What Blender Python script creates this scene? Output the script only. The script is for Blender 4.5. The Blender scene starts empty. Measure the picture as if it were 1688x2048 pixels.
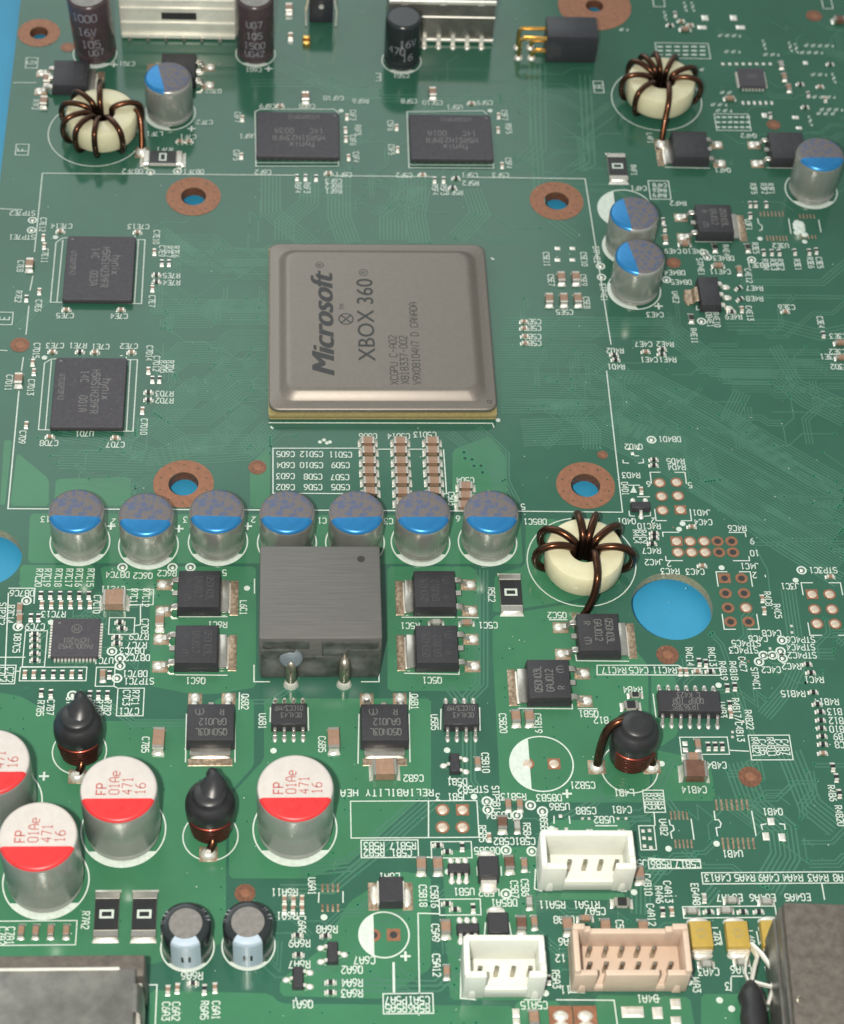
import bpy, bmesh, math, random
from mathutils import Vector, Matrix

random.seed(7)
S = 0.001                      # everything below is written in millimetres
scene = bpy.context.scene
COL = scene.collection

# ------------------------------------------------------------------ camera, light, exposure
FPX, PITCH, YAW, ROLL = 4410.409, 0.655566, -0.099149, 0.081292
CAM = Vector((-4.28688, -231.2103, 256.3872))
CAMROT = (Matrix.Rotation(YAW, 3, 'Z') @ Matrix.Rotation(PITCH, 3, 'X') @ Matrix.Rotation(ROLL, 3, 'Z'))
cd = bpy.data.cameras.new('camera')
cam = bpy.data.objects.new('camera', cd)
COL.objects.link(cam)
cd.sensor_fit = 'HORIZONTAL'
cd.sensor_width = 36.0
cd.lens = FPX / 1688.0 * 36.0
cd.clip_start = 0.01
cd.clip_end = 10.0
cd.dof.use_dof = True
cd.dof.focus_distance = 0.312
cd.dof.aperture_fstop = 50.0
cam.matrix_world = Matrix.Translation(CAM * S) @ CAMROT.to_4x4()
scene.camera = cam

world = bpy.data.worlds.new('World')
scene.world = world
world.use_nodes = True
bg = world.node_tree.nodes['Background']
bg.inputs[0].default_value = (0.92, 1.0, 0.98, 1)
bg.inputs[1].default_value = 0.47

fl = bpy.data.lights.new('phone_flash', 'AREA')      # the phone's own flash, left of its lens
fl.shape = 'DISK'
fl.size = 0.009
fl.energy = 1.08
fl.color = (1.0, 0.95, 0.86)
flo = bpy.data.objects.new('phone_flash', fl)
COL.objects.link(flo)
flo.matrix_world = Matrix.Translation((CAM + CAMROT @ Vector((-20, 2, 0))) * S) @ CAMROT.to_4x4()

rl = bpy.data.lights.new('veil_light', 'AREA')       # added soft area light, unseen; its reflection veils the glossy mask
rl.shape = 'RECTANGLE'
rl.size, rl.size_y = 2.2, 1.5
rl.energy = 16.0
rl.color = (0.95, 1.0, 1.0)
rlo = bpy.data.objects.new('veil_light', rl)
COL.objects.link(rlo)
rlo.location = (-0.75, 1.75, 1.45)
rlo.rotation_euler = (Vector((0, 0, 0)) - rlo.location).to_track_quat('-Z', 'Y').to_euler()

vs = scene.view_settings
vs.view_transform = 'Standard'
vs.look = 'None'
vs.gamma = 1.0
vs.exposure = 0.0
vs.use_curve_mapping = False
scene.cycles.max_bounces = 6

# ------------------------------------------------------------------ pixel -> point on the board
def P(u, v, z=0.0):
    """photo pixel -> the point on the plane z (mm) it shows"""
    d = CAMROT @ Vector(((u - 844.0) / FPX, -(v - 1024.0) / FPX, -1.0))
    t = (z - CAM.z) / d.z
    return CAM + d * t

def P2(u, v, z=0.0):
    p = P(u, v, z)
    return (p.x, p.y)

# ------------------------------------------------------------------ materials
def lin(c):
    return tuple(((x / 255) / 12.92 if x / 255 <= 0.04045 else ((x / 255 + 0.055) / 1.055) ** 2.4) for x in c)

def mat(name, rgb, rough=0.5, metal=0.0, var=0.0, vscale=0.6, bump=0.0, bscale=4.0, spec=0.5, coat=0.0,
        rgb2=None, trans=0.0, stretch=None, rvar=0.0, tint=None, sharp=None, ior=None):
    """procedural material: base colour broken up by noise, optional fine relief"""
    m = bpy.data.materials.new(name)
    m.use_nodes = True
    nt = m.node_tree
    b = nt.nodes['Principled BSDF']
    c1 = (*rgb, 1)
    b.inputs['Base Color'].default_value = c1
    b.inputs['Roughness'].default_value = rough
    b.inputs['Metallic'].default_value = metal
    b.inputs['Specular IOR Level'].default_value = spec
    b.inputs['Coat Weight'].default_value = coat
    b.inputs['Coat Roughness'].default_value = 0.12
    if ior:
        b.inputs['IOR'].default_value = ior
    if tint:
        b.inputs['Specular Tint'].default_value = (*tint, 1)
    if trans:
        b.inputs['Subsurface Weight'].default_value = trans
        b.inputs['Subsurface Radius'].default_value = (1, 1, 0.9)
        b.inputs['Subsurface Scale'].default_value = 0.0008
    if var or bump or rgb2 or rvar:
        tc = nt.nodes.new('ShaderNodeTexCoord')
        mp = nt.nodes.new('ShaderNodeMapping')
        nt.links.new(tc.outputs['Object'], mp.inputs['Vector'])
        if stretch:
            mp.inputs['Scale'].default_value = stretch
        n = nt.nodes.new('ShaderNodeTexNoise')
        n.inputs['Scale'].default_value = vscale * 1000
        n.inputs['Detail'].default_value = 5
        n.inputs['Roughness'].default_value = 0.65
        nt.links.new(mp.outputs[0], n.inputs['Vector'])
        if var or rgb2:
            r = nt.nodes.new('ShaderNodeValToRGB')
            r.color_ramp.elements[0].position = 0.33
            r.color_ramp.elements[1].position = 0.67
            if sharp:
                r.color_ramp.elements[0].position = sharp - .04
                r.color_ramp.elements[1].position = sharp + .04
            if rgb2:
                a, bb = rgb, rgb2
            else:
                a = tuple(x * (1 - var) for x in rgb)
                bb = tuple(min(1, x * (1 + var)) for x in rgb)
            r.color_ramp.elements[0].color = (*a, 1)
            r.color_ramp.elements[1].color = (*bb, 1)
            nt.links.new(n.outputs['Fac'], r.inputs[0])
            nt.links.new(r.outputs[0], b.inputs['Base Color'])
        if rvar:
            mr = nt.nodes.new('ShaderNodeMapRange')
            mr.inputs['To Min'].default_value = max(0.02, rough - rvar)
            mr.inputs['To Max'].default_value = min(1, rough + rvar)
            nt.links.new(n.outputs['Fac'], mr.inputs[0])
            nt.links.new(mr.outputs[0], b.inputs['Roughness'])
        if bump:
            n2 = nt.nodes.new('ShaderNodeTexNoise')
            n2.inputs['Scale'].default_value = bscale * 1000
            n2.inputs['Detail'].default_value = 3
            nt.links.new(mp.outputs[0], n2.inputs['Vector'])
            bp = nt.nodes.new('ShaderNodeBump')
            bp.inputs['Strength'].default_value = bump
            bp.inputs['Distance'].default_value = 0.000014
            nt.links.new(n2.outputs['Fac'], bp.inputs['Height'])
            nt.links.new(bp.outputs[0], b.inputs['Normal'])
    return m

M = {}
M['mask'] = mat('solder_mask_dark', (0.031, 0.111, 0.073), 0.12, var=0.10, vscale=0.05, bump=0.06, bscale=1.3, rvar=0.05)
M['pour'] = mat('solder_mask_over_copper', (0.046, 0.175, 0.090), 0.13, var=0.10, vscale=0.06, bump=0.06, bscale=1.1, rvar=0.05)
M['trace'] = mat('solder_mask_over_trace', (0.058, 0.166, 0.110), 0.2, var=0.08, vscale=0.2)
M['via'] = mat('via_mask', (0.010, 0.050, 0.032), 0.25)
M['viaring'] = mat('via_ring_mask', (0.04, 0.22, 0.12), 0.2)
M['fr4'] = mat('fr4_edge', (0.30, 0.28, 0.17), 0.6, var=0.25, vscale=2, bump=0.3)
M['silk'] = mat('silkscreen_ink', (0.57, 0.64, 0.58), 0.55, var=0.10, vscale=1.5)
M['copper'] = mat('bare_copper', (0.30, 0.135, 0.077), 0.48, metal=0.35, var=0.18, vscale=1.2, bump=0.25, bscale=5)
M['copperd'] = mat('tarnished_copper', (0.22, 0.10, 0.06), 0.4, metal=0.4, var=0.3, vscale=2, bump=0.3)
M['solder'] = mat('solder', (0.86, 0.83, 0.76), 0.38, metal=0.6, var=0.12, vscale=1.5, bump=0.8, bscale=2.5)
M['tin'] = mat('tinned_lead', (0.50, 0.475, 0.43), 0.26, metal=0.85, var=0.1, vscale=1.0, bump=0.15)
M['fluxpad'] = mat('fluxed_solder_pad', (0.36, 0.27, 0.19), 0.35, metal=0.55, var=0.45, vscale=2.2, bump=0.5, bscale=3)
M['blue'] = mat('blue_table', (0.035, 0.29, 0.50), 0.5, var=0.06, vscale=0.1, bump=0.15, bscale=3)
M['epoxy'] = mat('black_epoxy', (0.030, 0.029, 0.034), 0.5, var=0.16, vscale=2.5, bump=0.35, bscale=9)
M['epoxyb'] = mat('memory_epoxy', (0.055, 0.050, 0.060), 0.55, var=0.18, vscale=2.0, bump=0.4, bscale=9)
M['mark'] = mat('laser_mark', (0.14, 0.14, 0.135), 0.6, var=0.25, vscale=3)
M['markdim'] = mat('faint_laser_mark', (0.052, 0.052, 0.056), 0.6, var=0.3, vscale=3)
M['memmark'] = mat('memory_laser_mark', (0.17, 0.165, 0.165), 0.6, var=0.3, vscale=3)
M['can'] = mat('aluminium_can', (0.46, 0.455, 0.42), 0.27, metal=0.62, var=0.07, vscale=0.5, bump=0.06, bscale=3, stretch=(1, 1, 0.15))
M['cantop'] = mat('printed_can_top', (0.155, 0.135, 0.13), 0.55, metal=0.15, rgb2=(0.09, 0.115, 0.20), vscale=1.5, sharp=0.53, bump=0.6, bscale=6)
M['bluemark'] = mat('blue_polarity_ink', (0.025, 0.20, 0.46), 0.32, metal=0.45, var=0.08, vscale=1.0, bump=0.1, bscale=6)
M['seal'] = mat('black_rubber_seal', (0.03, 0.03, 0.03), 0.6)
M['redcan'] = mat('coated_can_side', (0.36, 0.375, 0.345), 0.27, metal=0.25, var=0.05, vscale=0.5, bump=0.06, bscale=3)
M['whitetop'] = mat('white_coated_top', (0.54, 0.50, 0.47), 0.4, var=0.05, vscale=0.8, bump=0.15, bscale=7)
M['redink'] = mat('red_polarity_ink', (0.60, 0.030, 0.032), 0.36, var=0.12, vscale=1.0, bump=0.15, bscale=7)
M['redtext'] = mat('red_print', (0.42, 0.12, 0.105), 0.5)
M['sleeve'] = mat('black_sleeve', (0.018, 0.022, 0.024), 0.22, var=0.1, vscale=1)
M['sleevep'] = mat('brown_sleeve', (0.060, 0.040, 0.046), 0.26, var=0.15, vscale=0.8)
M['stripe'] = mat('pale_blue_stripe', (0.42, 0.50, 0.58), 0.3, var=0.05, vscale=1)
M['sleeveink'] = mat('sleeve_print', (0.24, 0.24, 0.27), 0.45)
M['bright'] = mat('bright_plated_steel', (0.85, 0.83, 0.74), 0.34, metal=0.35, var=0.10, vscale=0.25, bump=0.6, bscale=0.8)
M['vent'] = mat('grey_vent_top', (0.25, 0.235, 0.22), 0.45, metal=0.5, var=0.15, vscale=1.5, bump=0.5, bscale=6)
M['ferrite'] = mat('cream_core', (0.64, 0.60, 0.40), 0.32, var=0.05, vscale=0.7, bump=0.08, bscale=4, coat=0.3)
M['wire'] = mat('enamelled_wire', (0.006, 0.004, 0.0035), 0.27, spec=0.55, tint=(1.0, 0.38, 0.16), coat=0.2, ior=1.75)
M['wirered'] = mat('red_enamelled_wire', (0.010, 0.004, 0.004), 0.33, spec=1.0, tint=(1.0, 0.20, 0.12), coat=0.3, ior=1.8)
M['padtan'] = mat('tanned_solder_pad', (0.62, 0.52, 0.42), 0.38, metal=0.3, var=0.2, vscale=2, bump=0.3)
M['shrink'] = mat('black_heat_shrink', (0.022, 0.022, 0.024), 0.36, var=0.15, vscale=0.8, bump=0.25, bscale=1.5)
M['choke'] = mat('grey_ferrite_block', (0.135, 0.13, 0.122), 0.48, metal=0.2, var=0.14, vscale=1.4, bump=1.0, bscale=2.6, stretch=(0.10, 3.0, 1))
M['chokef'] = mat('moulded_ferrite_face', (0.060, 0.066, 0.060), 0.38, var=0.45, vscale=0.55, bump=0.9, bscale=0.9)
M['glue'] = mat('grey_glue', (0.16, 0.19, 0.21), 0.35, var=0.2, vscale=1)
M['lid'] = mat('nickel_lid', (0.25, 0.222, 0.195), 0.47, metal=0.72, var=0.05, vscale=1.5, bump=1.0, bscale=8, rvar=0.05)
M['lidmark'] = mat('lid_laser_mark', (0.040, 0.042, 0.042), 0.55, var=0.2, vscale=2)
M['substrate'] = mat('substrate_laminate', (0.33, 0.27, 0.12), 0.45, var=0.15, vscale=2)
M['substrate2'] = mat('substrate_core', (0.17, 0.135, 0.055), 0.5, var=0.15, vscale=2)
M['mlcc'] = mat('ceramic_capacitor', (0.30, 0.185, 0.125), 0.38, var=0.15, vscale=1.2, bump=0.15)
M['mlccd'] = mat('dark_ceramic_capacitor', (0.14, 0.07, 0.045), 0.4, var=0.2, vscale=1.5, bump=0.3)
M['chipr'] = mat('resistor_glaze', (0.020, 0.021, 0.022), 0.35, var=0.2, vscale=2)
M['chipg'] = mat('grey_varistor_body', (0.34, 0.34, 0.31), 0.4, var=0.15, vscale=1.5)
M['alum'] = mat('resistor_ceramic', (0.50, 0.48, 0.43), 0.5, var=0.1, vscale=1)
M['white'] = mat('white_nylon', (0.74, 0.75, 0.68), 0.38, var=0.03, vscale=0.5, trans=0.25)
M['beige'] = mat('beige_nylon', (0.60, 0.46, 0.36), 0.42, var=0.04, vscale=0.5, trans=0.2)
M['pin'] = mat('tin_pin', (0.42, 0.38, 0.31), 0.3, metal=0.9, var=0.15, vscale=2)
M['gold'] = mat('gold_pin', (0.75, 0.47, 0.14), 0.22, metal=0.95)
M['fuse'] = mat('yellow_fuse_body', (0.44, 0.30, 0.06), 0.35, var=0.06, vscale=1, bump=0.1)
M['steel'] = mat('stamped_steel', (0.88, 0.86, 0.78), 0.46, metal=0.7, var=0.08, vscale=0.3, bump=0.1, bscale=1)
M['galv'] = mat('mottled_shield', (0.15, 0.143, 0.132), 0.36, metal=0.65, rgb2=(0.26, 0.25, 0.225), vscale=0.28, bump=0.45, bscale=0.7)
M['felt'] = mat('brown_shield_top', (0.085, 0.072, 0.062), 0.55, metal=0.2, rgb2=(0.15, 0.128, 0.108), vscale=0.9, bump=0.7, bscale=1.6)
M['hdr'] = mat('black_header_plastic', (0.030, 0.031, 0.038), 0.42, var=0.12, vscale=1, bump=0.2)

# ------------------------------------------------------------------ mesh building
class MB:
    def __init__(self):
        self.v, self.f, self.m = [], [], []

    def add(self, vs_, fs, mi=0):
        o = len(self.v)
        self.v += [tuple(x) for x in vs_]
        self.f += [tuple(i + o for i in f) for f in fs]
        self.m += [mi] * len(fs)
        return self

    def box(self, x0, x1, y0, y1, z0, z1, mi=0, tx=0.0, ty=0.0):
        """box; tx, ty pull the top in on each side"""
        a = [(x0, y0, z0), (x1, y0, z0), (x1, y1, z0), (x0, y1, z0),
             (x0 + tx, y0 + ty, z1), (x1 - tx, y0 + ty, z1), (x1 - tx, y1 - ty, z1), (x0 + tx, y1 - ty, z1)]
        return self.add(a, [(0, 3, 2, 1), (4, 5, 6, 7), (0, 1, 5, 4), (1, 2, 6, 5), (2, 3, 7, 6), (3, 0, 4, 7)], mi)

    def prism(self, poly, z0, z1, mi=0, inset=0.0):
        n = len(poly)
        cx = sum(p[0] for p in poly) / n
        cy = sum(p[1] for p in poly) / n
        top = []
        for x, y in poly:
            d = math.hypot(x - cx, y - cy) or 1
            k = (d - inset) / d
            top.append((cx + (x - cx) * k, cy + (y - cy) * k, z1))
        vv = [(x, y, z0) for x, y in poly] + top
        fs = [tuple(range(n - 1, -1, -1)), tuple(range(n, 2 * n))]
        fs += [(i, (i + 1) % n, n + (i + 1) % n, n + i) for i in range(n)]
        return self.add(vv, fs, mi)

    def lathe(self, prof, n=32, mi=0, cx=0.0, cy=0.0, cap0=True, cap1=True, mis=None):
        vv, fs, ms = [], [], []
        for r, z in prof:
            for k in range(n):
                a = 2 * math.pi * k / n
                vv.append((cx + r * math.cos(a), cy + r * math.sin(a), z))
        o = len(self.v)
        self.v += vv
        for j in range(len(prof) - 1):
            for k in range(n):
                k2 = (k + 1) % n
                self.f.append((o + j * n + k, o + j * n + k2, o + (j + 1) * n + k2, o + (j + 1) * n + k))
                self.m.append(mis[j] if mis else mi)
        if cap0:
            self.f.append(tuple(o + k for k in range(n - 1, -1, -1)))
            self.m.append(mis[0] if mis else mi)
        if cap1:
            b = o + (len(prof) - 1) * n
            self.f.append(tuple(b + k for k in range(n)))
            self.m.append(mis[-1] if mis else mi)
        return self

    def tube(self, pts, r, n=8, mi=0, closed=False, radii=None):
        pts = [Vector(p) for p in pts]
        N = len(pts)
        rings = []
        up = None
        for i in range(N):
            if closed:
                t = pts[(i + 1) % N] - pts[(i - 1) % N]
            else:
                t = pts[min(i + 1, N - 1)] - pts[max(i - 1, 0)]
            t.normalize()
            if up is None:
                up = Vector((0, 0, 1)) if abs(t.z) < 0.9 else Vector((0, 1, 0))
            s = t.cross(up)
            if s.length < 1e-4:
                s = t.cross(Vector((1, 0, 0.3)))
            s.normalize()
            up = s.cross(t).normalized()
            rr = radii[i] if radii else r
            rings.append([pts[i] + (s * math.cos(2 * math.pi * k / n) + up * math.sin(2 * math.pi * k / n)) * rr for k in range(n)])
        vv = [p for g in rings for p in g]
        fs = []
        M_ = N if closed else N - 1
        for i in range(M_):
            i2 = (i + 1) % N
            for k in range(n):
                k2 = (k + 1) % n
                fs.append((i * n + k, i * n + k2, i2 * n + k2, i2 * n + k))
        if not closed:
            fs.append(tuple(range(n - 1, -1, -1)))
            fs.append(tuple((N - 1) * n + k for k in range(n)))
        return self.add(vv, fs, mi)

    def strip(self, pts, w, z, mi=0, closed=False):
        """flat ribbon with mitred joints along 2-D points"""
        pts = [Vector(p[:2]) for p in pts]
        q = [pts[0]]
        for p in pts[1:]:
            if (p - q[-1]).length > 1e-4:
                q.append(p)
        pts = q
        N = len(pts)
        if N < 2:
            return self
        L, R_ = [], []
        for i in range(N):
            if closed:
                a = (pts[i] - pts[i - 1]).normalized()
                b = (pts[(i + 1) % N] - pts[i]).normalized()
            else:
                a = (pts[i] - pts[i - 1]).normalized() if i > 0 else None
                b = (pts[i + 1] - pts[i]).normalized() if i < N - 1 else None
                a = a or b
                b = b or a
            na, nb = Vector((-a.y, a.x)), Vector((-b.y, b.x))
            m = na + nb
            if m.length < 0.3:
                m = na
            m.normalize()
            k = w / 2 / max(0.45, m.dot(na))
            L.append(pts[i] + m * k)
            R_.append(pts[i] - m * k)
        vv = [(p.x, p.y, z) for p in L] + [(p.x, p.y, z) for p in R_]
        fs = [(i, N + i, N + (i + 1) % N, (i + 1) % N) for i in range(N if closed else N - 1)]
        return self.add(vv, fs, mi)

    def disc(self, cx, cy, r, z, n=16, mi=0):
        return self.add([(cx + r * math.cos(2 * math.pi * k / n), cy + r * math.sin(2 * math.pi * k / n), z) for k in range(n)],
                        [tuple(range(n))], mi)

    def ring(self, cx, cy, r0, r1, z, n=32, mi=0, a0=0.0, a1=2 * math.pi):
        full = abs(a1 - a0 - 2 * math.pi) < 1e-6
        m = n if full else n + 1
        vv = []
        for r in (r0, r1):
            for k in range(m):
                a = a0 + (a1 - a0) * k / n
                vv.append((cx + r * math.cos(a), cy + r * math.sin(a), z))
        fs = [(k, m + k, m + (k + 1) % m, (k + 1) % m) for k in range(n)]
        return self.add(vv, fs, mi)

    def mesh(self, name, mats, smooth=None, bevel=0.0, segs=2):
        me = bpy.data.meshes.new(name)
        me.from_pydata([(x * S, y * S, z * S) for x, y, z in self.v], [], self.f)
        mats = mats if isinstance(mats, (list, tuple)) else [mats]
        for mm in mats:
            me.materials.append(M[mm])
        for p, i in zip(me.polygons, self.m):
            p.material_index = i
        if bevel:
            bm = bmesh.new()
            bm.from_mesh(me)
            bmesh.ops.recalc_face_normals(bm, faces=bm.faces)
            ed = [e for e in bm.edges if len(e.link_faces) == 2 and e.calc_face_angle(0) > 0.5]
            bmesh.ops.bevel(bm, geom=ed, offset=bevel * S, segments=segs, profile=0.5, affect='EDGES', clamp_overlap=True)
            bm.to_mesh(me)
            bm.free()
        if smooth or bevel:
            for p in me.polygons:
                p.use_smooth = True
            me.set_sharp_from_angle(angle=math.radians(smooth or 35))
        me.update()
        return me

def obj(name, me, parent=None, loc=None, rz=0.0):
    o = bpy.data.objects.new(name, me)
    COL.objects.link(o)
    if loc is not None:
        o.location = Vector(loc) * S
    if rz:
        o.rotation_euler.z = rz
    o.parent = parent
    return o

def tag(o, label, cat, group=None):
    o['label'] = label
    o['category'] = cat
    if group:
        o['group'] = group
    return o

def thing(name, label, cat, loc=(0, 0, 0), rz=0.0, group=None):
    return tag(obj(name, None, None, loc, rz), label, cat, group)

CACHE = {}
def cached(key, fn):
    if key not in CACHE:
        CACHE[key] = fn()
    return CACHE[key]

# ------------------------------------------------------------------ stroke lettering (4 wide, 6 high)
G = {
 'A': [[(0,0),(0,4),(1.2,6),(2.8,6),(4,4),(4,0)],[(0,2.6),(4,2.6)]],
 'B': [[(0,0),(0,6),(2.8,6),(3.8,5.3),(3.8,4),(2.8,3.2),(0,3.2)],[(2.8,3.2),(4,2.4),(4,0.8),(2.8,0),(0,0)]],
 'C': [[(4,5),(3,6),(1,6),(0,5),(0,1),(1,0),(3,0),(4,1)]],
 'D': [[(0,0),(0,6),(2.6,6),(4,4.6),(4,1.4),(2.6,0),(0,0)]],
 'E': [[(4,6),(0,6),(0,0),(4,0)],[(0,3.1),(3,3.1)]],
 'F': [[(4,6),(0,6),(0,0)],[(0,3.1),(3,3.1)]],
 'G': [[(4,5),(3,6),(1,6),(0,5),(0,1),(1,0),(3,0),(4,1),(4,3),(2.4,3)]],
 'H': [[(0,0),(0,6)],[(4,0),(4,6)],[(0,3),(4,3)]],
 'I': [[(2,0),(2,6)],[(1,0),(3,0)],[(1,6),(3,6)]],
 'J': [[(4,6),(4,1),(3,0),(1,0),(0,1)]],
 'K': [[(0,0),(0,6)],[(4,6),(0,2.6)],[(1.3,3.6),(4,0)]],
 'L': [[(0,6),(0,0),(4,0)]],
 'M': [[(0,0),(0,6),(2,3),(4,6),(4,0)]],
 'N': [[(0,0),(0,6),(4,0),(4,6)]],
 'O': [[(1,0),(0,1),(0,5),(1,6),(3,6),(4,5),(4,1),(3,0),(1,0)]],
 'P': [[(0,0),(0,6),(3,6),(4,5),(4,3.8),(3,2.8),(0,2.8)]],
 'Q': [[(1,0),(0,1),(0,5),(1,6),(3,6),(4,5),(4,1),(3,0),(1,0)],[(2.4,1.6),(4.2,-0.3)]],
 'R': [[(0,0),(0,6),(3,6),(4,5),(4,3.9),(3,3),(0,3)],[(2,3),(4,0)]],
 'S': [[(4,5.1),(3,6),(1,6),(0,5),(0,4),(1,3.2),(3,2.9),(4,2),(4,1),(3,0),(1,0),(0,0.9)]],
 'T': [[(2,0),(2,6)],[(0,6),(4,6)]],
 'U': [[(0,6),(0,1),(1,0),(3,0),(4,1),(4,6)]],
 'V': [[(0,6),(2,0),(4,6)]],
 'W': [[(0,6),(1,0),(2,3.6),(3,0),(4,6)]],
 'X': [[(0,0),(4,6)],[(0,6),(4,0)]],
 'Y': [[(0,6),(2,3),(4,6)],[(2,3),(2,0)]],
 'Z': [[(0,6),(4,6),(0,0),(4,0)]],
 '0': [[(1,0),(0,1),(0,5),(1,6),(3,6),(4,5),(4,1),(3,0),(1,0)]],
 '1': [[(0.8,4.8),(2,6),(2,0)],[(0.8,0),(3.2,0)]],
 '2': [[(0,5),(1,6),(3,6),(4,5),(4,3.8),(0,0),(4,0)]],
 '3': [[(0,6),(4,6),(1.8,3.6),(3,3.6),(4,2.6),(4,1),(3,0),(1,0),(0,1)]],
 '4': [[(3,0),(3,6),(0,2),(4,2)]],
 '5': [[(4,6),(0.3,6),(0,3.4),(3,3.6),(4,2.6),(4,1),(3,0),(1,0),(0,0.8)]],
 '6': [[(3.6,6),(1.6,5.4),(0,3),(0,1),(1,0),(3,0),(4,1),(4,2.4),(3,3.3),(1,3.3),(0,2.4)]],
 '7': [[(0,6),(4,6),(1.6,0)]],
 '8': [[(1,3.1),(0,4),(0,5.2),(1,6),(3,6),(4,5.2),(4,4),(3,3.1),(1,3.1),(0,2.2),(0,0.9),(1,0),(3,0),(4,0.9),(4,2.2),(3,3.1)]],
 '9': [[(0.4,0),(2.4,0.6),(4,3),(4,5),(3,6),(1,6),(0,5),(0,3.6),(1,2.7),(3,2.7),(4,3.6)]],
 '-': [[(0.4,3),(3.6,3)]], '/': [[(0,0),(4,6)]], '.': [[(1.8,0),(2.2,0.6)]], '+': [[(0,3),(4,3)],[(2,1),(2,5)]],
 'e': [[(0,2),(4,2),(4,3),(3,4),(1,4),(0,3),(0,1),(1,0),(3.4,0)]],
 'h': [[(0,0),(0,6)],[(0,3.2),(1,4),(3,4),(4,3.2),(4,0)]],
 'y': [[(0,4),(2,0.4)],[(4,4),(1.2,-1.6)]], 'n': [[(0,0),(0,4)],[(0,3.2),(1,4),(3,4),(4,3.2),(4,0)]],
 'i': [[(2,0),(2,4)],[(2,5.2),(2,5.8)]], 'x': [[(0,0),(4,4)],[(0,4),(4,0)]],
}
ZK = [0]
def text(mb, s, cx, cy, z, h=1.15, rot=180.0, adv=0.62, w=0.14, mi=0, gw=0.44):
    """stroke text centred on (cx, cy); h cap height, adv advance as a share of h, rot in degrees"""
    a = math.radians(rot)
    ca, sa = math.cos(a), math.sin(a)
    total = adv * h * (len(s) - 1) + gw * h
    x = -total / 2
    for ch in s:
        for st in G.get(ch, []):
            pts = []
            for gx, gy in st:
                lx = x + gx / 4 * gw * h
                ly = (gy / 6 - 0.5) * h
                pts.append((cx + lx * ca - ly * sa, cy + lx * sa + ly * ca))
            ZK[0] = (ZK[0] + 1) % 7
            mb.strip(pts, w, z + 0.0012 * ZK[0], mi)
        x += adv * h
    return mb

# ================================================================== the setting: table under the board
tb = MB()
tb.add([(-400, -400, -3.2), (500, -400, -3.2), (500, 500, -3.2), (-400, 500, -3.2)], [(0, 1, 2, 3)])
table = obj('table', tb.mesh('table', 'blue'))
table['kind'] = 'structure'
table['label'] = 'flat bright blue surface under the circuit board'

# ================================================================== the circuit board with real holes
HOLES = [((387, 393), 2.05, 4.45), ((1113, 402), 2.05, 4.45), ((367, 968), 2.2, 4.45), ((1171, 971), 2.2, 4.4),
         ((78, 66), 1.6, 3.65), ((1189, 12), 1.6, 6.6), ((1344, 1212), 5.85, 0), ((-27, 1114), 5.0, 0)]
cu = bpy.data.curves.new('board_outline', 'CURVE')
cu.dimensions = '2D'
cu.fill_mode = 'BOTH'
def spline(pts):
    sp = cu.splines.new('POLY')
    sp.points.add(len(pts) - 1)
    for i, (x, y) in enumerate(pts):
        sp.points[i].co = (x, y, 0, 1)
    sp.use_cyclic_u = True
BX0, BX1, BY0, BY1, BT = -51.6, 112.0, -136.0, 104.0, 1.6
spline([(BX0, BY0), (BX1, BY0), (BX1, BY1), (BX0 + 3.0, BY1), (BX0, BY1 - 3)])
for (u, v), r, _ in HOLES:
    c = P(u, v)
    spline([(c.x + r * math.cos(2 * math.pi * k / 48), c.y + r * math.sin(2 * math.pi * k / 48)) for k in range(48)])
cu.extrude = BT / 2
tmp = bpy.data.objects.new('tmp', cu)
COL.objects.link(tmp)
dg = bpy.context.evaluated_depsgraph_get()
me = bpy.data.meshes.new_from_object(tmp.evaluated_get(dg))
bpy.data.objects.remove(tmp)
me.name = 'circuit_board'
me.materials.clear()
me.materials.append(M['mask'])
me.materials.append(M['fr4'])
for vtx in me.vertices:
    vtx.co = Vector((vtx.co.x * S, vtx.co.y * S, (vtx.co.z - BT / 2) * S))
me.update()
for p in me.polygons:
    p.material_index = 0 if abs(p.normal.z) > 0.7 else 1
    p.use_smooth = False
board = obj('circuit_board', me)
tag(board, 'green printed circuit board carrying all the components', 'circuit board')

# copper rings round the mounting holes, each with a lined, ridged bore
for (u, v), r, R_ in HOLES:
    c = P(u, v)
    if R_:
        b = MB()
        b.ring(0, 0, r, R_, 0.056, 48)
        o = obj('copper_ring', b.mesh('copper_ring', 'copper'), board, c)
        if R_ < 5:
            for k in range(10):
                a = 2 * math.pi * (k + 0.5) / 10
                bb = MB().disc(0, 0, 0.13, 0, 8)
                key = cached('rv', lambda: bb.mesh('ring_via', 'via'))
                obj('ring_via', key, o, (3.55 * math.cos(a), 3.55 * math.sin(a), 0.060))
        b = MB()
        prof = [(r - 0.02 - (0.06 if j % 2 else 0), -BT * j / 9) for j in range(10)]
        b.lathe(prof, 40, cap0=False, cap1=False)
        obj('bore_lining', b.mesh('bore_lining', 'copperd', smooth=60), o)

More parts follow.
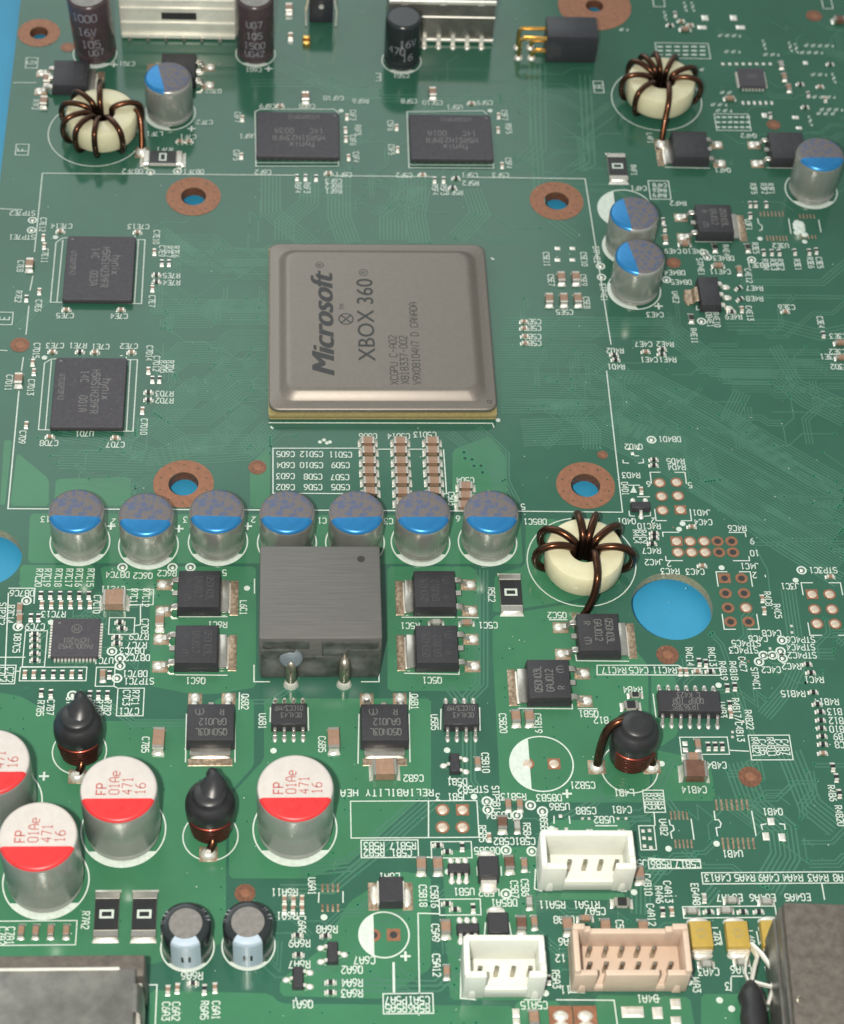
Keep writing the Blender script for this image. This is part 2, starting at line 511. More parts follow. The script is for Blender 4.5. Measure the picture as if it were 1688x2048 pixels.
# ------------------------------------------------------------------ copper pours under the mask
POURS = [
 [(60,1027),(1040,1032),(1046,1128),(56,1126)],
 [(200,1133),(512,1133),(512,1375),(430,1388),(380,1388),(300,1372),(300,1200),(210,1190)],
 [(775,1133),(945,1133),(962,1160),(962,1382),(775,1382)],
 [(985,1232),(1160,1205),(1262,1290),(1296,1330),(1300,1605),(1012,1605),(1000,1580),(985,1300)],
 [(-20,1382),(40,1392),(130,1442),(420,1442),(430,1397),(508,1397),(508,1532),(452,1592),(452,1885),(300,1930),(150,1930),(-20,1930)],
 [(528,1397),(862,1397),(862,1592),(832,1602),(700,1722),(620,1757),(458,1757),(458,1596),(512,1536),(528,1520)],
 [(1052,1046),(1110,1036),(1245,1165),(1150,1200),(985,1226),(990,1150),(1050,1132)],
 [(300,1980),(540,1987),(560,2007),(1028,2012),(1028,2070),(300,2070)],
 [(700,1802),(800,1742),(862,1752),(862,1938),(764,1998),(560,1992),(560,1960),(640,1900)],
 [(884,1702),(1072,1692),(1072,2000),(900,2000)],
 [(1402,1988),(1590,1988),(1590,2070),(1402,2070)],
 [(1302,1337),(1350,1350),(1356,1470),(1312,1500),(1420,1522),(1432,1602),(1305,1602)],
 [(20,1012),(34,905),(98,958),(98,1012)], [(108,1012),(112,958),(262,954),(262,1012)],
 [(0,1010),(8,880),(24,880),(10,1010)],
 [(905,900),(980,872),(1012,915),(1015,1018),(905,1016)], [(500,1016),(500,930),(540,890),(540,1016)],
 [(1100,1640),(1260,1640),(1260,1664),(1100,1664)], [(1075,1786),(1250,1786),(1250,1800),(1075,1800)],
 [(1030,2002),(1120,2002),(1120,2070),(1030,2070)], [(1190,1990),(1380,1994),(1392,2070),(1190,2070)],
 [(40,1130),(190,1130),(190,1180),(40,1180)],
]
b = MB()
for i, poly in enumerate(POURS):
    pts = [P2(*p) for p in poly]
    # chamfer the corners the way a pour is drawn
    out = []
    n = len(pts)
    for k in range(n):
        a, c, d = Vector(pts[k - 1]), Vector(pts[k]), Vector(pts[(k + 1) % n])
        e1, e2 = (a - c), (d - c)
        t = min(0.5, e1.length * 0.3, e2.length * 0.3)
        out += [c + e1.normalized() * t, c + e2.normalized() * t]
    b.add([(p.x, p.y, 0.004 + 0.0006 * i) for p in out], [tuple(range(len(out)))])
o = obj('copper_pour', b.mesh('copper_pour', 'pour'), board)
o['kind'] = 'stuff'

# ------------------------------------------------------------------ traces
tr = MB()
via = MB()
vr = MB()
zt = [0]
def offset_path(pts, d):
    pts = [Vector(p) for p in pts]
    out = []
    for i in range(len(pts)):
        a = (pts[i] - pts[i - 1]).normalized() if i else (pts[1] - pts[0]).normalized()
        c = (pts[i + 1] - pts[i]).normalized() if i < len(pts) - 1 else a
        na, nc = Vector((-a.y, a.x)), Vector((-c.y, c.x))
        m = (na + nc).normalized()
        out.append(pts[i] + m * (d / max(0.5, m.dot(na))))
    return out
def addvia(x, y, r=0.2):
    zt[0] += 1
    vr.disc(x, y, r * 1.6, 0.044 + 0.0010 * (zt[0] % 4), 10)
    via.disc(x, y, r, 0.050 + 0.0010 * (zt[0] % 4), 8)
LEVELS = [[] for _ in range(28)]
def level(pts, pad=0.3):
    """height for a bundle of traces: bundles that cross never share a plane"""
    xs, ys = [p[0] for p in pts], [p[1] for p in pts]
    bb = (min(xs) - pad, max(xs) + pad, min(ys) - pad, max(ys) + pad)
    for i, L in enumerate(LEVELS):
        if all(bb[0] > c[1] or bb[1] < c[0] or bb[2] > c[3] or bb[3] < c[2] for c in L):
            break
    L.append(bb)
    return 0.0215 + 0.0008 * i
def trace(pts, w, z):
    tr.strip(pts, w, z)
def fam(path, n, pitch=0.5, w=0.14, ends=0.0):
    pp = [P2(*p) for p in path]
    lines = [offset_path(pp, -pitch * i) for i in range(n)]
    z = level([p for q in lines for p in q])
    for q in lines:
        trace(q, w * 1.45, z)
        if random.random() < ends:
            addvia(q[-1].x, q[-1].y)
FAMS = [
 ([(1000,636),(1340,636),(1440,716),(1700,720)], 8, .55), ([(990,690),(1190,690),(1262,742),(1330,780),(1700,985)], 10, .52),
 ([(1000,746),(1215,751),(1330,838),(1400,872),(1700,1040)], 14, .46), ([(1040,840),(1210,834),(1330,888),(1420,940),(1560,1026),(1700,1108)], 12, .46),
 ([(1230,742),(1300,742),(1420,800),(1560,880),(1700,960)], 6, .5), ([(1440,740),(1560,742),(1620,790),(1700,830)], 6, .55), ([(1560,690),(1600,760),(1690,800)], 4, .6),
 ([(1400,960),(1480,1010),(1560,1070),(1690,1150)], 6, .55), ([(1450,640),(1560,640),(1640,660),(1690,650)], 4, .7), ([(1000,800),(1120,800),(1170,830),(1200,860),(1200,900)], 6, .5),
 ([(330,470),(430,470),(470,500),(540,500)], 8, .5), ([(300,600),(420,600),(450,620),(540,620)], 7, .5), ([(330,820),(400,820),(480,760),(540,760)], 7, .5), ([(120,900),(300,905),(380,870),(540,870)], 8, .5),
 ([(550,480),(550,440),(600,400),(600,352)], 6, .6), ([(760,480),(760,430),(800,390),(800,352)], 8, .6), ([(1090,130),(1092,300),(1060,330)], 4, .9), ([(500,160),(640,160),(700,190),(1000,190)], 3, .8),
 ([(1100,800),(1200,802),(1262,845),(1340,860),(1420,905),(1440,960)], 7, .45),
 ([(1500,790),(1480,830),(1600,930),(1700,985)], 6, .5), ([(1300,770),(1420,838),(1700,1000)], 4, .45),
 ([(960,852),(1018,905),(1018,960),(1040,1004)], 7, .45), ([(905,862),(960,905),(990,935),(1010,960)], 4, .45),
 ([(542,640),(440,640),(420,656),(330,656)], 9, .5), ([(542,700),(480,700),(450,725),(380,725),(350,750)], 10, .45),
 ([(542,765),(470,765),(430,800),(400,800),(345,850)], 10, .45), ([(560,862),(500,920),(430,925),(300,930),(190,890),(120,880)], 7, .5),
 ([(520,830),(440,900),(360,905),(300,870),(270,870)], 8, .45),
 ([(975,1140),(975,1372),(950,1398),(950,1560),(985,1612)], 4, .55), ([(862,1600),(705,1742),(600,1752)], 4, .6),
 ([(1590,1180),(1612,1330),(1590,1380),(1540,1440)], 5, .5), ([(1500,1520),(1530,1600),(1590,1650),(1600,1720),(1560,1790)], 7, .62),
 ([(1600,1500),(1640,1600),(1690,1640)], 6, .65), ([(1420,1380),(1470,1380),(1510,1470),(1530,1560)], 2, .5),
 ([(1340,1730),(1300,1780),(1300,1830)], 5, .6), ([(1440,1780),(1400,1830)], 3, .6), ([(1500,1470),(1480,1400),(1440,1290),(1420,1270)], 2, .5),
 ([(1370,880),(1372,930),(1380,960)], 1, .4), ([(1424,970),(1426,1005),(1440,1025)], 1, .4), ([(1510,1095),(1535,1140),(1540,1190)], 1, .4),
 ([(560,120),(700,180),(760,180)], 5, .6), ([(1010,180),(1080,230),(1090,420),(1160,470)], 3, .8), ([(1180,150),(1190,330),(1160,345)], 3, .9),
 ([(1240,640),(1330,640),(1400,700),(1640,700)], 3, .5), ([(1480,560),(1640,560),(1688,520)], 3, .6), ([(1500,590),(1688,592)], 2, .6),
 ([(200,1390),(270,1440),(420,1440)], 3, .5), ([(560,1770),(660,1770),(690,1745),(760,1690),(862,1600)], 3, .6), ([(640,1960),(870,1962),(905,1930)], 3, .7),
 ([(505,1400),(540,1400),(585,1370),(600,1320)], 2, .6), ([(905,1370),(925,1395),(935,1410)], 3, .6),
 ([(1350,1520),(1300,1640),(1180,1650)], 2, .7), ([(1360,1640),(1330,1600),(1200,1600),(1130,1640)], 2, .6),
 ([(100,600),(60,640),(40,660)], 3, .5), ([(330,455),(420,520),(540,520)], 7, .5), ([(330,560),(400,600),(540,600)], 6, .5),
 ([(560,352),(560,420),(640,485)], 6, .6), ([(700,352),(700,430),(720,485)], 7, .6), ([(860,375),(850,430),(860,485)], 7, .55), ([(960,375),(980,430),(930,485)], 6, .6),
]
for path, n, pit in FAMS:
    fam(path, n, pit, 0.15 if pit < .55 else 0.18, 0.3)
rnd = random.Random(11)
def filler(u0, u1, v0, v1, n, lmin=4, lmax=16):
    for _ in range(n):
        u, v = rnd.uniform(u0, u1), rnd.uniform(v0, v1)
        p = P(u, v)
        dirs = [(1, 0), (0.707, 0.707), (0, 1), (0.707, -0.707)]
        k = rnd.choice([0, 0, 0, 1, 3, 2])
        k2 = (k + rnd.choice([-1, 1])) % 4
        l1, l2, l3 = rnd.uniform(lmin, lmax) * .5, rnd.uniform(1, 4), rnd.uniform(lmin, lmax) * .4
        a = Vector((p.x, p.y))
        q = [a, a + Vector(dirs[k]) * l1]
        q.append(q[-1] + Vector(dirs[k2]) * l2)
        q.append(q[-1] + Vector(dirs[k]) * l3)
        grp = [offset_path(q, -0.5 * j) for j in range(rnd.choice([1, 1, 2, 3]))]
        z = level([p for w in grp for p in w])
        for w in grp:
            trace(w, 0.19, z)
        if rnd.random() < 0.55:
            addvia(q[0].x, q[0].y, 0.17)
        if rnd.random() < 0.55:
            addvia(q[-1].x, q[-1].y, 0.17)
filler(560, 960, 355, 480, 16)
filler(300, 520, 430, 640, 16)
filler(300, 520, 640, 900, 22, 3, 9)
filler(1010, 1200, 620, 900, 16)
filler(1240, 1660, 640, 900, 22)
filler(1480, 1680, 860, 1100, 14)
filler(1330, 1680, 1260, 1740, 34, 3, 9)
filler(450, 1050, 150, 350, 24)
filler(1020, 1180, 120, 380, 10, 8, 24)
filler(1400, 1680, 20, 400, 30, 3, 9)
filler(880, 1300, 1580, 1980, 30, 3, 8)
filler(30, 260, 1140, 1380, 22, 2, 6)
filler(480, 860, 1760, 2000, 14, 3, 9)
filler(60, 300, 860, 1000, 14, 3, 9)
for _ in range(260):            # single vias on the pours
    poly = POURS[rnd.choice([1, 2, 3, 3, 3, 4, 4, 4, 5, 5, 6, 7, 8, 9, 11])]
    us, vs_ = [p[0] for p in poly], [p[1] for p in poly]
    u, v = rnd.uniform(min(us), max(us)), rnd.uniform(min(vs_), max(vs_))
    p = P(u, v)
    addvia(round(p.x / 1.6) * 1.6 + rnd.uniform(-.1, .1), round(p.y / 1.6) * 1.6 + rnd.uniform(-.1, .1), 0.13)
for u, v in [(928,905),(930,917),(944,919),(948,932),(962,932),(965,945)]:
    p = P(u, v)
    addvia(p.x, p.y, 0.3)
for nm, bb, mm in (('trace', tr, 'trace'), ('via_ring', vr, 'viaring'), ('via', via, 'via')):
    o = obj(nm, bb.mesh(nm, mm), board)
    o['kind'] = 'stuff'

# ------------------------------------------------------------------ bare pads, fiducials, through-hole pads on the board
FID = [(515,935,1.35),(40,690,1.5),(1335,1310,1.6),(1500,1554,1.6),(490,1787,1.35),(1347,526,1.2),(135,95,1.2),(1205,910,.8),(1547,250,1.2),(1628,32,1.5)]
for u, v, r in FID:
    p = P(u, v)
    bb = MB().ring(0, 0, r * .42, r, 0.056, 28)
    bb.disc(0, 0, r * .42, 0.059, 20, 1)
    obj('fiducial_disc', bb.mesh('fiducial_disc', ['copperd', 'copper']), board, p)
THP = {
 'open': [(1435,1083),(1463,1083),(1438,1105),(1466,1105),(1483,1157),(1451,1187),(1488,1187),(1456,1216),(1461,1244),(1497,1244),(747,1871)],
 'open_sq': [(1449,1157),(787,1870)],
 'full': [(1319,966),(1353,965),(1323,993),(1356,992),(1325,1021),(1380,1083),(1408,1083),(1356,1105),(1383,1105),(1410,1105),(1492,1216),
          (1659,1189),(1629,1219),(1664,1219),(1634,1248),(1670,1248),(885,1620),(885,1655),(925,1655),(1055,1528)],
 'full_sq': [(1361,1020),(1353,1083),(1624,1189),(925,1620),(1108,1528)],
}
def thp(open_, sq):
    bb = MB()
    n = 4 if sq else 20
    R_ = 1.22 if sq else 0.92
    ang = math.pi / 4 if sq else 0
    bb.add([(R_ * math.cos(ang + 2 * math.pi * k / n), R_ * math.sin(ang + 2 * math.pi * k / n), 0.056) for k in range(n)], [tuple(range(n))], 0)
    if open_:
        bb.disc(0, 0, 0.5, 0.062, 16, 1)
    else:
        bb.lathe([(0.66, 0.06), (0.5, 0.16), (0.22, 0.22)], 16, 2, cap0=False)
    return bb.mesh('through_hole_pad', ['copper', 'seal', 'padtan'], smooth=50)
for k, lst in THP.items():
    mm = thp(k.startswith('open'), k.endswith('sq'))
    for u, v in lst:
        obj('through_hole_pad', mm, board, P(u, v))

pads = MB()        # small empty solder pads of parts that were never fitted
def pad(u, v, w, l, h=0.06):
    p = P(u, v)
    zt[0] += 1
    pads.box(p.x - w / 2, p.x + w / 2, p.y - l / 2, p.y + l / 2, 0.03, 0.03 + h + 0.004 * (zt[0] % 5), 1 if w < .36 else 0, w * .22, l * .22)
for k in range(7):
    pad(1433 + 10.2 * k, 1610, .32, 1.7); pad(1446 + 10.2 * k, 1687, .32, 1.7)
for k in range(5):
    pad(1342 + 8 * k, 1631, .28, 1.3); pad(1351 + 8 * k, 1688, .28, 1.3)
for k in range(4):
    pad(645 + 10.3 * k, 1776, .32, 1.2); pad(645 + 10.3 * k, 1816, .32, 1.1)
for k in range(8):
    pad(1446 + 13.5 * k, 128, .55, .6, .1)
for k in range(6):
    pad(1486 + 11.5 * k, 206, .45, .9, .08)
for k in range(7):
    pad(1521 + 7.5 * k, 428, .28, 1.2); pad(1534 + 6.5 * k, 477, .28, 1.2)
for k in range(5):
    pad(1600 + 7 * k, 433, .28, 1.0); pad(1603 + 7 * k, 474, .28, .9)
for u, v, w, l in [(1410,36,1.2,1.4),(1467,36,1.2,1.4),(1404,55,1.6,1),(1481,55,1.6,1),(1529,231,.9,1.2),(1611,126,.8,.9),(1591,235,1.1,.8),(1598,256,1,.7),
                   (1542,1643,.9,1.1),(1532,1673,.9,1.2),(1564,1675,.9,1.2),(1121,1632,.5,.5),(1113,1661,.5,.9),(1133,1661,.5,.9),
                   (1115,497,.9,.7),(1115,520,.9,.7),(1145,497,.9,.7),(1145,520,.9,.7),(1265,907,.5,.6),(1258,898,.4,.4),(1276,898,.4,.4),
                   (1176,1665,.4,1),(1183,1665,.4,1),(1239,1665,.4,1),(1247,1665,.4,1),(1165,1637,.4,.4),(1178,1637,.4,.4),(1236,1637,.4,.4),(1252,1637,.4,.4),
                   (1286,1662,.5,.5),(1299,1661,.5,.5),(1288,1676,.5,.5),(1300,1677,.5,.5),(1289,1692,.5,.5),(1302,1695,.5,.5),
                   (1265,2024,2.8,1.5),(1315,2026,1.3,1.6),(1351,2008,1.3,1.4),(1352,2042,1.3,1.2),(1032,2026,.9,1.2),(1033,2044,.9,1.0),
                   (1370,1487,.7,.7),(1371,1500,.7,.7),(1300,1053,.3,.3),(1308,1053,.3,.3),(1346,1055,.3,.3),(1486,1443,.4,.4),(1465,1464,.4,.4),(1465,1474,.4,.4),
                   (1485,1320,.3,.4),(1497,1323,.3,.4),(1540,1297,.4,.4),(1583,1252,.4,.4),(1584,1265,.4,.4)]:
    pad(u, v, w, l, 0.09)
o = obj('bare_solder_pad', pads.mesh('bare_solder_pad', ['solder', 'fluxpad']), board)
o['kind'] = 'stuff'
blob = MB()
for k in range(14):             # dried flux smear beside an unfitted chip
    p = P(1600 + rnd.uniform(-10, 12), 457 + rnd.uniform(-14, 14))
    blob.lathe([(.6, .03), (.45, .12 + .01 * k), (.2, .2 + .01 * k)], 10, cx=p.x, cy=p.y)
for u, v in [(640,884),(648,880),(654,886),(660,884)]:
    p = P(u, v)
    blob.lathe([(.32, .03), (.25, .14), (.1, .2)], 10, cx=p.x, cy=p.y)
o = obj('flux_smear', blob.mesh('flux_smear', 'silk', smooth=60), board)
o['kind'] = 'stuff'

# ------------------------------------------------------------------ silkscreen
sk = MB()
ZS = 0.064
def sl(pts, w=0.17, closed=False):
    zt[0] += 1
    sk.strip([P2(*p) for p in pts], w, ZS + 0.0012 * (zt[0] % 6), 0, closed)
def srect(u0, v0, u1, v1, w=0.15):
    a, c = P(u0, v0), P(u1, v1)
    zt[0] += 1
    sk.strip([(a.x, a.y), (c.x, a.y), (c.x, c.y), (a.x, c.y)], w, ZS + 0.0012 * (zt[0] % 6), 0, True)
def brackets(u0, v0, u1, v1, g=.32, w=.17):
    a, c = P(u0, v0), P(u1, v1)
    x0, x1, y0, y1 = a.x, c.x, c.y, a.y
    gx, gy = (x1 - x0) * g, (y1 - y0) * g * .8
    for X, Y, sx, sy in ((x0, y0, 1, 1), (x1, y0, -1, 1), (x0, y1, 1, -1), (x1, y1, -1, -1)):
        sk.strip([(X + sx * gx, Y), (X, Y), (X, Y + sy * gy)], w, ZS)
def dot(u, v, r=.42):
    p = P(u, v)
    sk.disc(p.x, p.y, r, ZS + .009, 16)
def circ(u, v, r, w=.17):
    p = P(u, v)
    sk.ring(p.x, p.y, r - w / 2, r + w / 2, ZS + .01, 48)
def tpoint(u, v, r=.62):          # test point: white ring round a small pad
    p = P(u, v)
    sk.ring(p.x, p.y, r - .13, r + .13, ZS + .002, 24)
    pads2.lathe([(.3, .03), (.24, .1), (.1, .13)], 12, cx=p.x, cy=p.y)
def segment(u, v, r, chord, ang):  # filled white chord segment on the minus side
    p = P(u, v)
    a = math.acos(chord / r)
    n = 20
    pts = [(p.x + r * math.cos(ang - a + 2 * a * k / n), p.y + r * math.sin(ang - a + 2 * a * k / n), ZS + .006) for k in range(n + 1)]
    sk.add(pts, [tuple(range(n + 1))])
pads2 = MB()
# keep-out frame round the processor
sl([(85,347),(590,351)]); sl([(667,352),(868,354)]); sl([(935,355),(1170,358),(1222,690)]); sl([(1213,742),(1245,1025),(1045,1023)])
sl([(85,347),(69,505)]); sl([(66,552),(60,582)]); sl([(58,612),(52,670)]); sl([(47,715),(43,742)]); sl([(38,782),(16,1018),(1046,1023)], .2)
# memory chip outlines
sl([(512,333),(510,224),(520,219),(668,219),(677,226),(677,333)]); sl([(510,326),(677,326)]); sl([(510,333),(677,333)])
sl([(818,336),(814,224),(966,222),(974,229)]); sl([(818,336),(987,337),(986,320)]); sl([(818,330),(986,331)])
sl([(135,476),(124,477),(112,486),(101,605),(283,608),(290,480),(270,480),(270,472)]); sl([(126,480),(114,605)]); sl([(277,481),(269,607)])
sl([(115,718),(102,719),(89,727),(77,860),(266,863),(275,720),(248,720)]); sl([(103,721),(91,860)]); sl([(261,721),(253,862)])
sl([(252,722),(253,714)]); sl([(240,712),(246,712)])
# processor outline and marks
sl([(537,846),(985,847)], .2); sl([(985,847),(988,856)]); dot(996, 841, .36)
for a in [((541,853),(546,858)),((982,516),(988,520))]: sl(a, .3)
# capacitor table
sl([(727,897),(546,897),(546,987),(735,988)]); sl([(755,899),(880,899)]); sl([(887,899),(893,988),(870,988)])
sl([(0,418),(45,420)]); sl([(27,166),(73,166)]); sl([(0,701),(15,702)])
# header frames
brackets(1300,945,1383,1042,.30); brackets(1325,1065,1499,1122,.2); brackets(1432,1144,1518,1259,.33); brackets(1602,1166,1700,1271,.3)
srect(701,1603,958,1675); sl([(857,1603),(857,1675)])
# component field frames and their key boxes
for r in [(51,1262,89,1334),(41,1335,172,1362),(-8,1331,29,1368),(219,1236,268,1269),(193,1335,228,1373),(236,1377,286,1432),(252,1180,306,1210),
          (722,1681,837,1715),(862,1684,944,1716),(878,1799,962,1830),(766,1988,867,2027),(1359,1475,1459,1509),(1496,1471,1586,1520),
          (1296,1720,1402,1737),(1403,1746,1720,1766),(1365,1814,1553,1835),(1285,1581,1331,1625),(1277,1652,1313,1700),(-10,1843,151,1890),
          (1310,86,1421,118),(1428,228,1502,262),(53,116,74,137),(33,289,56,311),(-6,625,24,650),(1186,163,1208,186),(1296,362,1342,399),(1305,-4,1330,14),(1642,-4,1666,18)]:
    srect(*r)
sl([(1194,1331),(1356,1331),(1366,1337),(1440,1337),(1442,1351),(1194,1350)], .17, True)
sl([(1458,1501),(1498,1503)]); sl([(29,1343),(41,1343)]); sl([(0,1315),(51,1315)]); sl([(281,1210),(281,1250),(268,1252)])
sl([(837,1715),(862,1715)]); sl([(878,1828),(836,1827),(839,1988)]); sl([(787,1925),(788,1986)], .3); sl([(17,1186),(10,1350)]); sl([(17,1177),(70,1177),(68,1208)])
sl([(1402,1724),(1296,1717)]); sl([(1308,1625),(1310,1652)]); sl([(1643,1766),(1649,1800)])
sl([(228,1373),(236,1377)]); sl([(1190,1652),(1235,1652)])
sl([(1280,1998),(1280,1998.5)]); sl([(1112,2000),(1228,2001),(1236,2060)]); sl([(1308,1998),(1320,1998)])
# square choke and power transistor frames
sl([(508,1330),(508,1364),(540,1364)]); sl([(722,1364),(758,1364),(758,1335)]); sl([(509,1158),(509,1188)])
sl([(803,1235),(910,1235)]); sl([(915,1235),(958,1236)]); sl([(808,1347),(918,1349),(918,1338)]); sl([(358,1234),(455,1234)]); sl([(350,1350),(455,1351)])
sl([(373,1428),(371,1525)]); sl([(470,1428),(470,1525)]); sl([(718,1428),(716,1528)]); sl([(818,1428),(820,1525)]); sl([(479,1385),(478,1420)]); sl([(820,1385),(819,1420)])
sl([(1151,1310),(1153,1322),(1258,1323)]); sl([(1036,1417),(1145,1418),(1144,1408)]); sl([(1155,1418),(1195,1418)]); sl([(1098,1240),(1135,1240)])
sl([(1330,335),(1420,337)]); sl([(1532,336),(1590,337)]); sl([(1390,484),(1465,484)]); sl([(1393,612),(1393,620),(1420,621)])
sl([(541,1415),(540,1445)]); sl([(616,1415),(617,1462)]); sl([(882,1418),(881,1460)]); sl([(959,1415),(960,1462)]); sl([(1306,1388),(1312,1436)])
# unfitted chip outlines with their notches
sl([(1428,1622),(1430,1640),(1437,1640),(1442,1647),(1440,1655),(1432,1656),(1435,1673)]); sl([(1503,1622),(1512,1672)])
sl([(1338,1640),(1340,1650),(1346,1652),(1348,1660),(1341,1665),(1344,1678)]); sl([(1382,1638),(1388,1680)])
sl([(638,1785),(637,1806)]); sl([(686,1783),(686,1806)]); sl([(1525,1660),(1522,1650),(1533,1648)]); sl([(1558,1648),(1569,1649),(1570,1660)])
sl([(1108,1632),(1108,1648)]); sl([(1138,1632),(1140,1648)]); sl([(1246,920),(1246,926),(1258,927)]); sl([(1276,927),(1287,926),(1286,918)]); sl([(1268,912),(1278,912)])
sl([(1258,1022),(1259,1032),(1270,1033)]); sl([(1288,1033),(1301,1032),(1300,1022)]); sl([(1274,994),(1300,994)]); sl([(1256,971),(1280,971)]); sl([(1267,986),(1267,971)],.2)
sk.add([(*P2(1260,986), ZS+.01), (*P2(1274,986), ZS+.01), (*P2(1267,972), ZS+.01)], [(0,1,2)]); sl([(1515,437),(1517,447),(1524,452),(1524,460),(1518,462)]); sl([(1577,438),(1582,468)]); sl([(1637,440),(1642,465)])
sl([(954,1733),(955,1752)]); sl([(1002,1733),(1003,1752)]); sl([(971,1845),(968,1880)]); sl([(1018,1845),(1024,1880)]); sl([(1462,1955),(1462,1983)]); sl([(1462,1953),(1486,1953)])
sl([(900,1553),(899,1558),(910,1559)]); sl([(1439,1862),(1444,1890)]); sl([(1513,1863),(1518,1890)]); sl([(765,1815),(796,1815)])
sl([(1071,1738),(1069,1778),(1084,1783)]); sl([(1255,1765),(1252,1783),(1240,1783)]); sl([(922,1930),(921,1997),(952,2000)]); sl([(1048,2000),(1080,2000),(1081,1996)])
sl([(1139,1920),(1141,1985),(1170,1986)]); sl([(297,1970),(314,1970),(310,2060)]); sl([(592,2003),(592,1995)]); sl([(1530,1150),(1531,1155)])
# footprint circles
for u, v, r in [(192,267,7.9),(1313,199,7.8),(1163,1124,7.9),(1259,1537,3.85),(421,1673,3.6),(159,1503,3.6)]: circ(u, v, r)
for (u, v, r, ch, ang) in [(1083,1528,4.3,1.6,math.pi),(768,1870,3.2,1.3,math.pi),(1250,419,4.5,1.6,math.pi),
        (160,1084,4.25,2.2,-math.pi/2),(297,1091,4.25,2.2,-math.pi/2),(436,1084,4.25,2.2,-math.pi/2),(574,1086,4.25,2.2,-math.pi/2),(710,1086,4.25,2.2,-math.pi/2),(841,1085,4.25,2.2,-math.pi/2),(975,1085,4.25,2.2,-math.pi/2),
        (340,226,4.25,2.2,-math.pi*.8),(1257,494,4.25,2.2,math.pi),(1268,580,4.25,2.2,-math.pi*.8),(1622,381,4.35,2.6,-math.pi/2),
        (92,1762,5.5,3.2,-math.pi/2),(247,1660,5.5,3.2,-math.pi/2),(590,1658,5.5,3.2,-math.pi/2),(0,1605,5.5,3.2,-math.pi/2),
        (375,1895,3.35,2.2,-math.pi/2),(497,1892,3.35,2.2,-math.pi/2),(190,108,3.7,2.4,-math.pi/2),(511,108,3.4,2.4,-math.pi/2),(803,122,3.4,2.4,-math.pi/2)]:
    circ(u, v, r, .2)
    segment(u, v, r, ch, ang)
for u, v in [(494,1177),(547,1502),(894,1501),(1437,1371),(1323,1528),(1337,1698),(1433,1688),(1443,1136),(1358,1059),(1365,1048),(1591,1161),(1378,1965),
             (896,1744),(648,1835),(1268,1785),(1091,1987),(102,1245),(111,475),(89,716),(1439,2001),(1463,2018),(1549,2000),(1530,2018),(682,222),(980,222),(1103,1658),(948,1594),(1520,478),(1609,484)]:
    dot(u, v, .44)
for u, v in [(301,345),(355,343),(65,441),(63,461),(245,1135),(345,1135),(381,1135),(53,1202),(36,1254),(224,1303),(240,1317),(240,1332),(234,1357),(145,1391),
             (1408,506),(1415,515),(1333,560),(1403,643),(1201,533),(1203,555),(1303,880),(1603,1141),(1564,1281),(1561,1303),(1565,1317),(1545,1311),(1527,1311),(1518,1324),
             (974,1603),(976,1620),(1061,1611),(1085,1623),(1034,1631),(1012,1701),(1012,1788),(1064,1703),(1503,520)]:
    tpoint(u, v)
o = obj('test_point_pad', pads2.mesh('test_point_pad', 'solder', smooth=60), board)
o['kind'] = 'stuff'

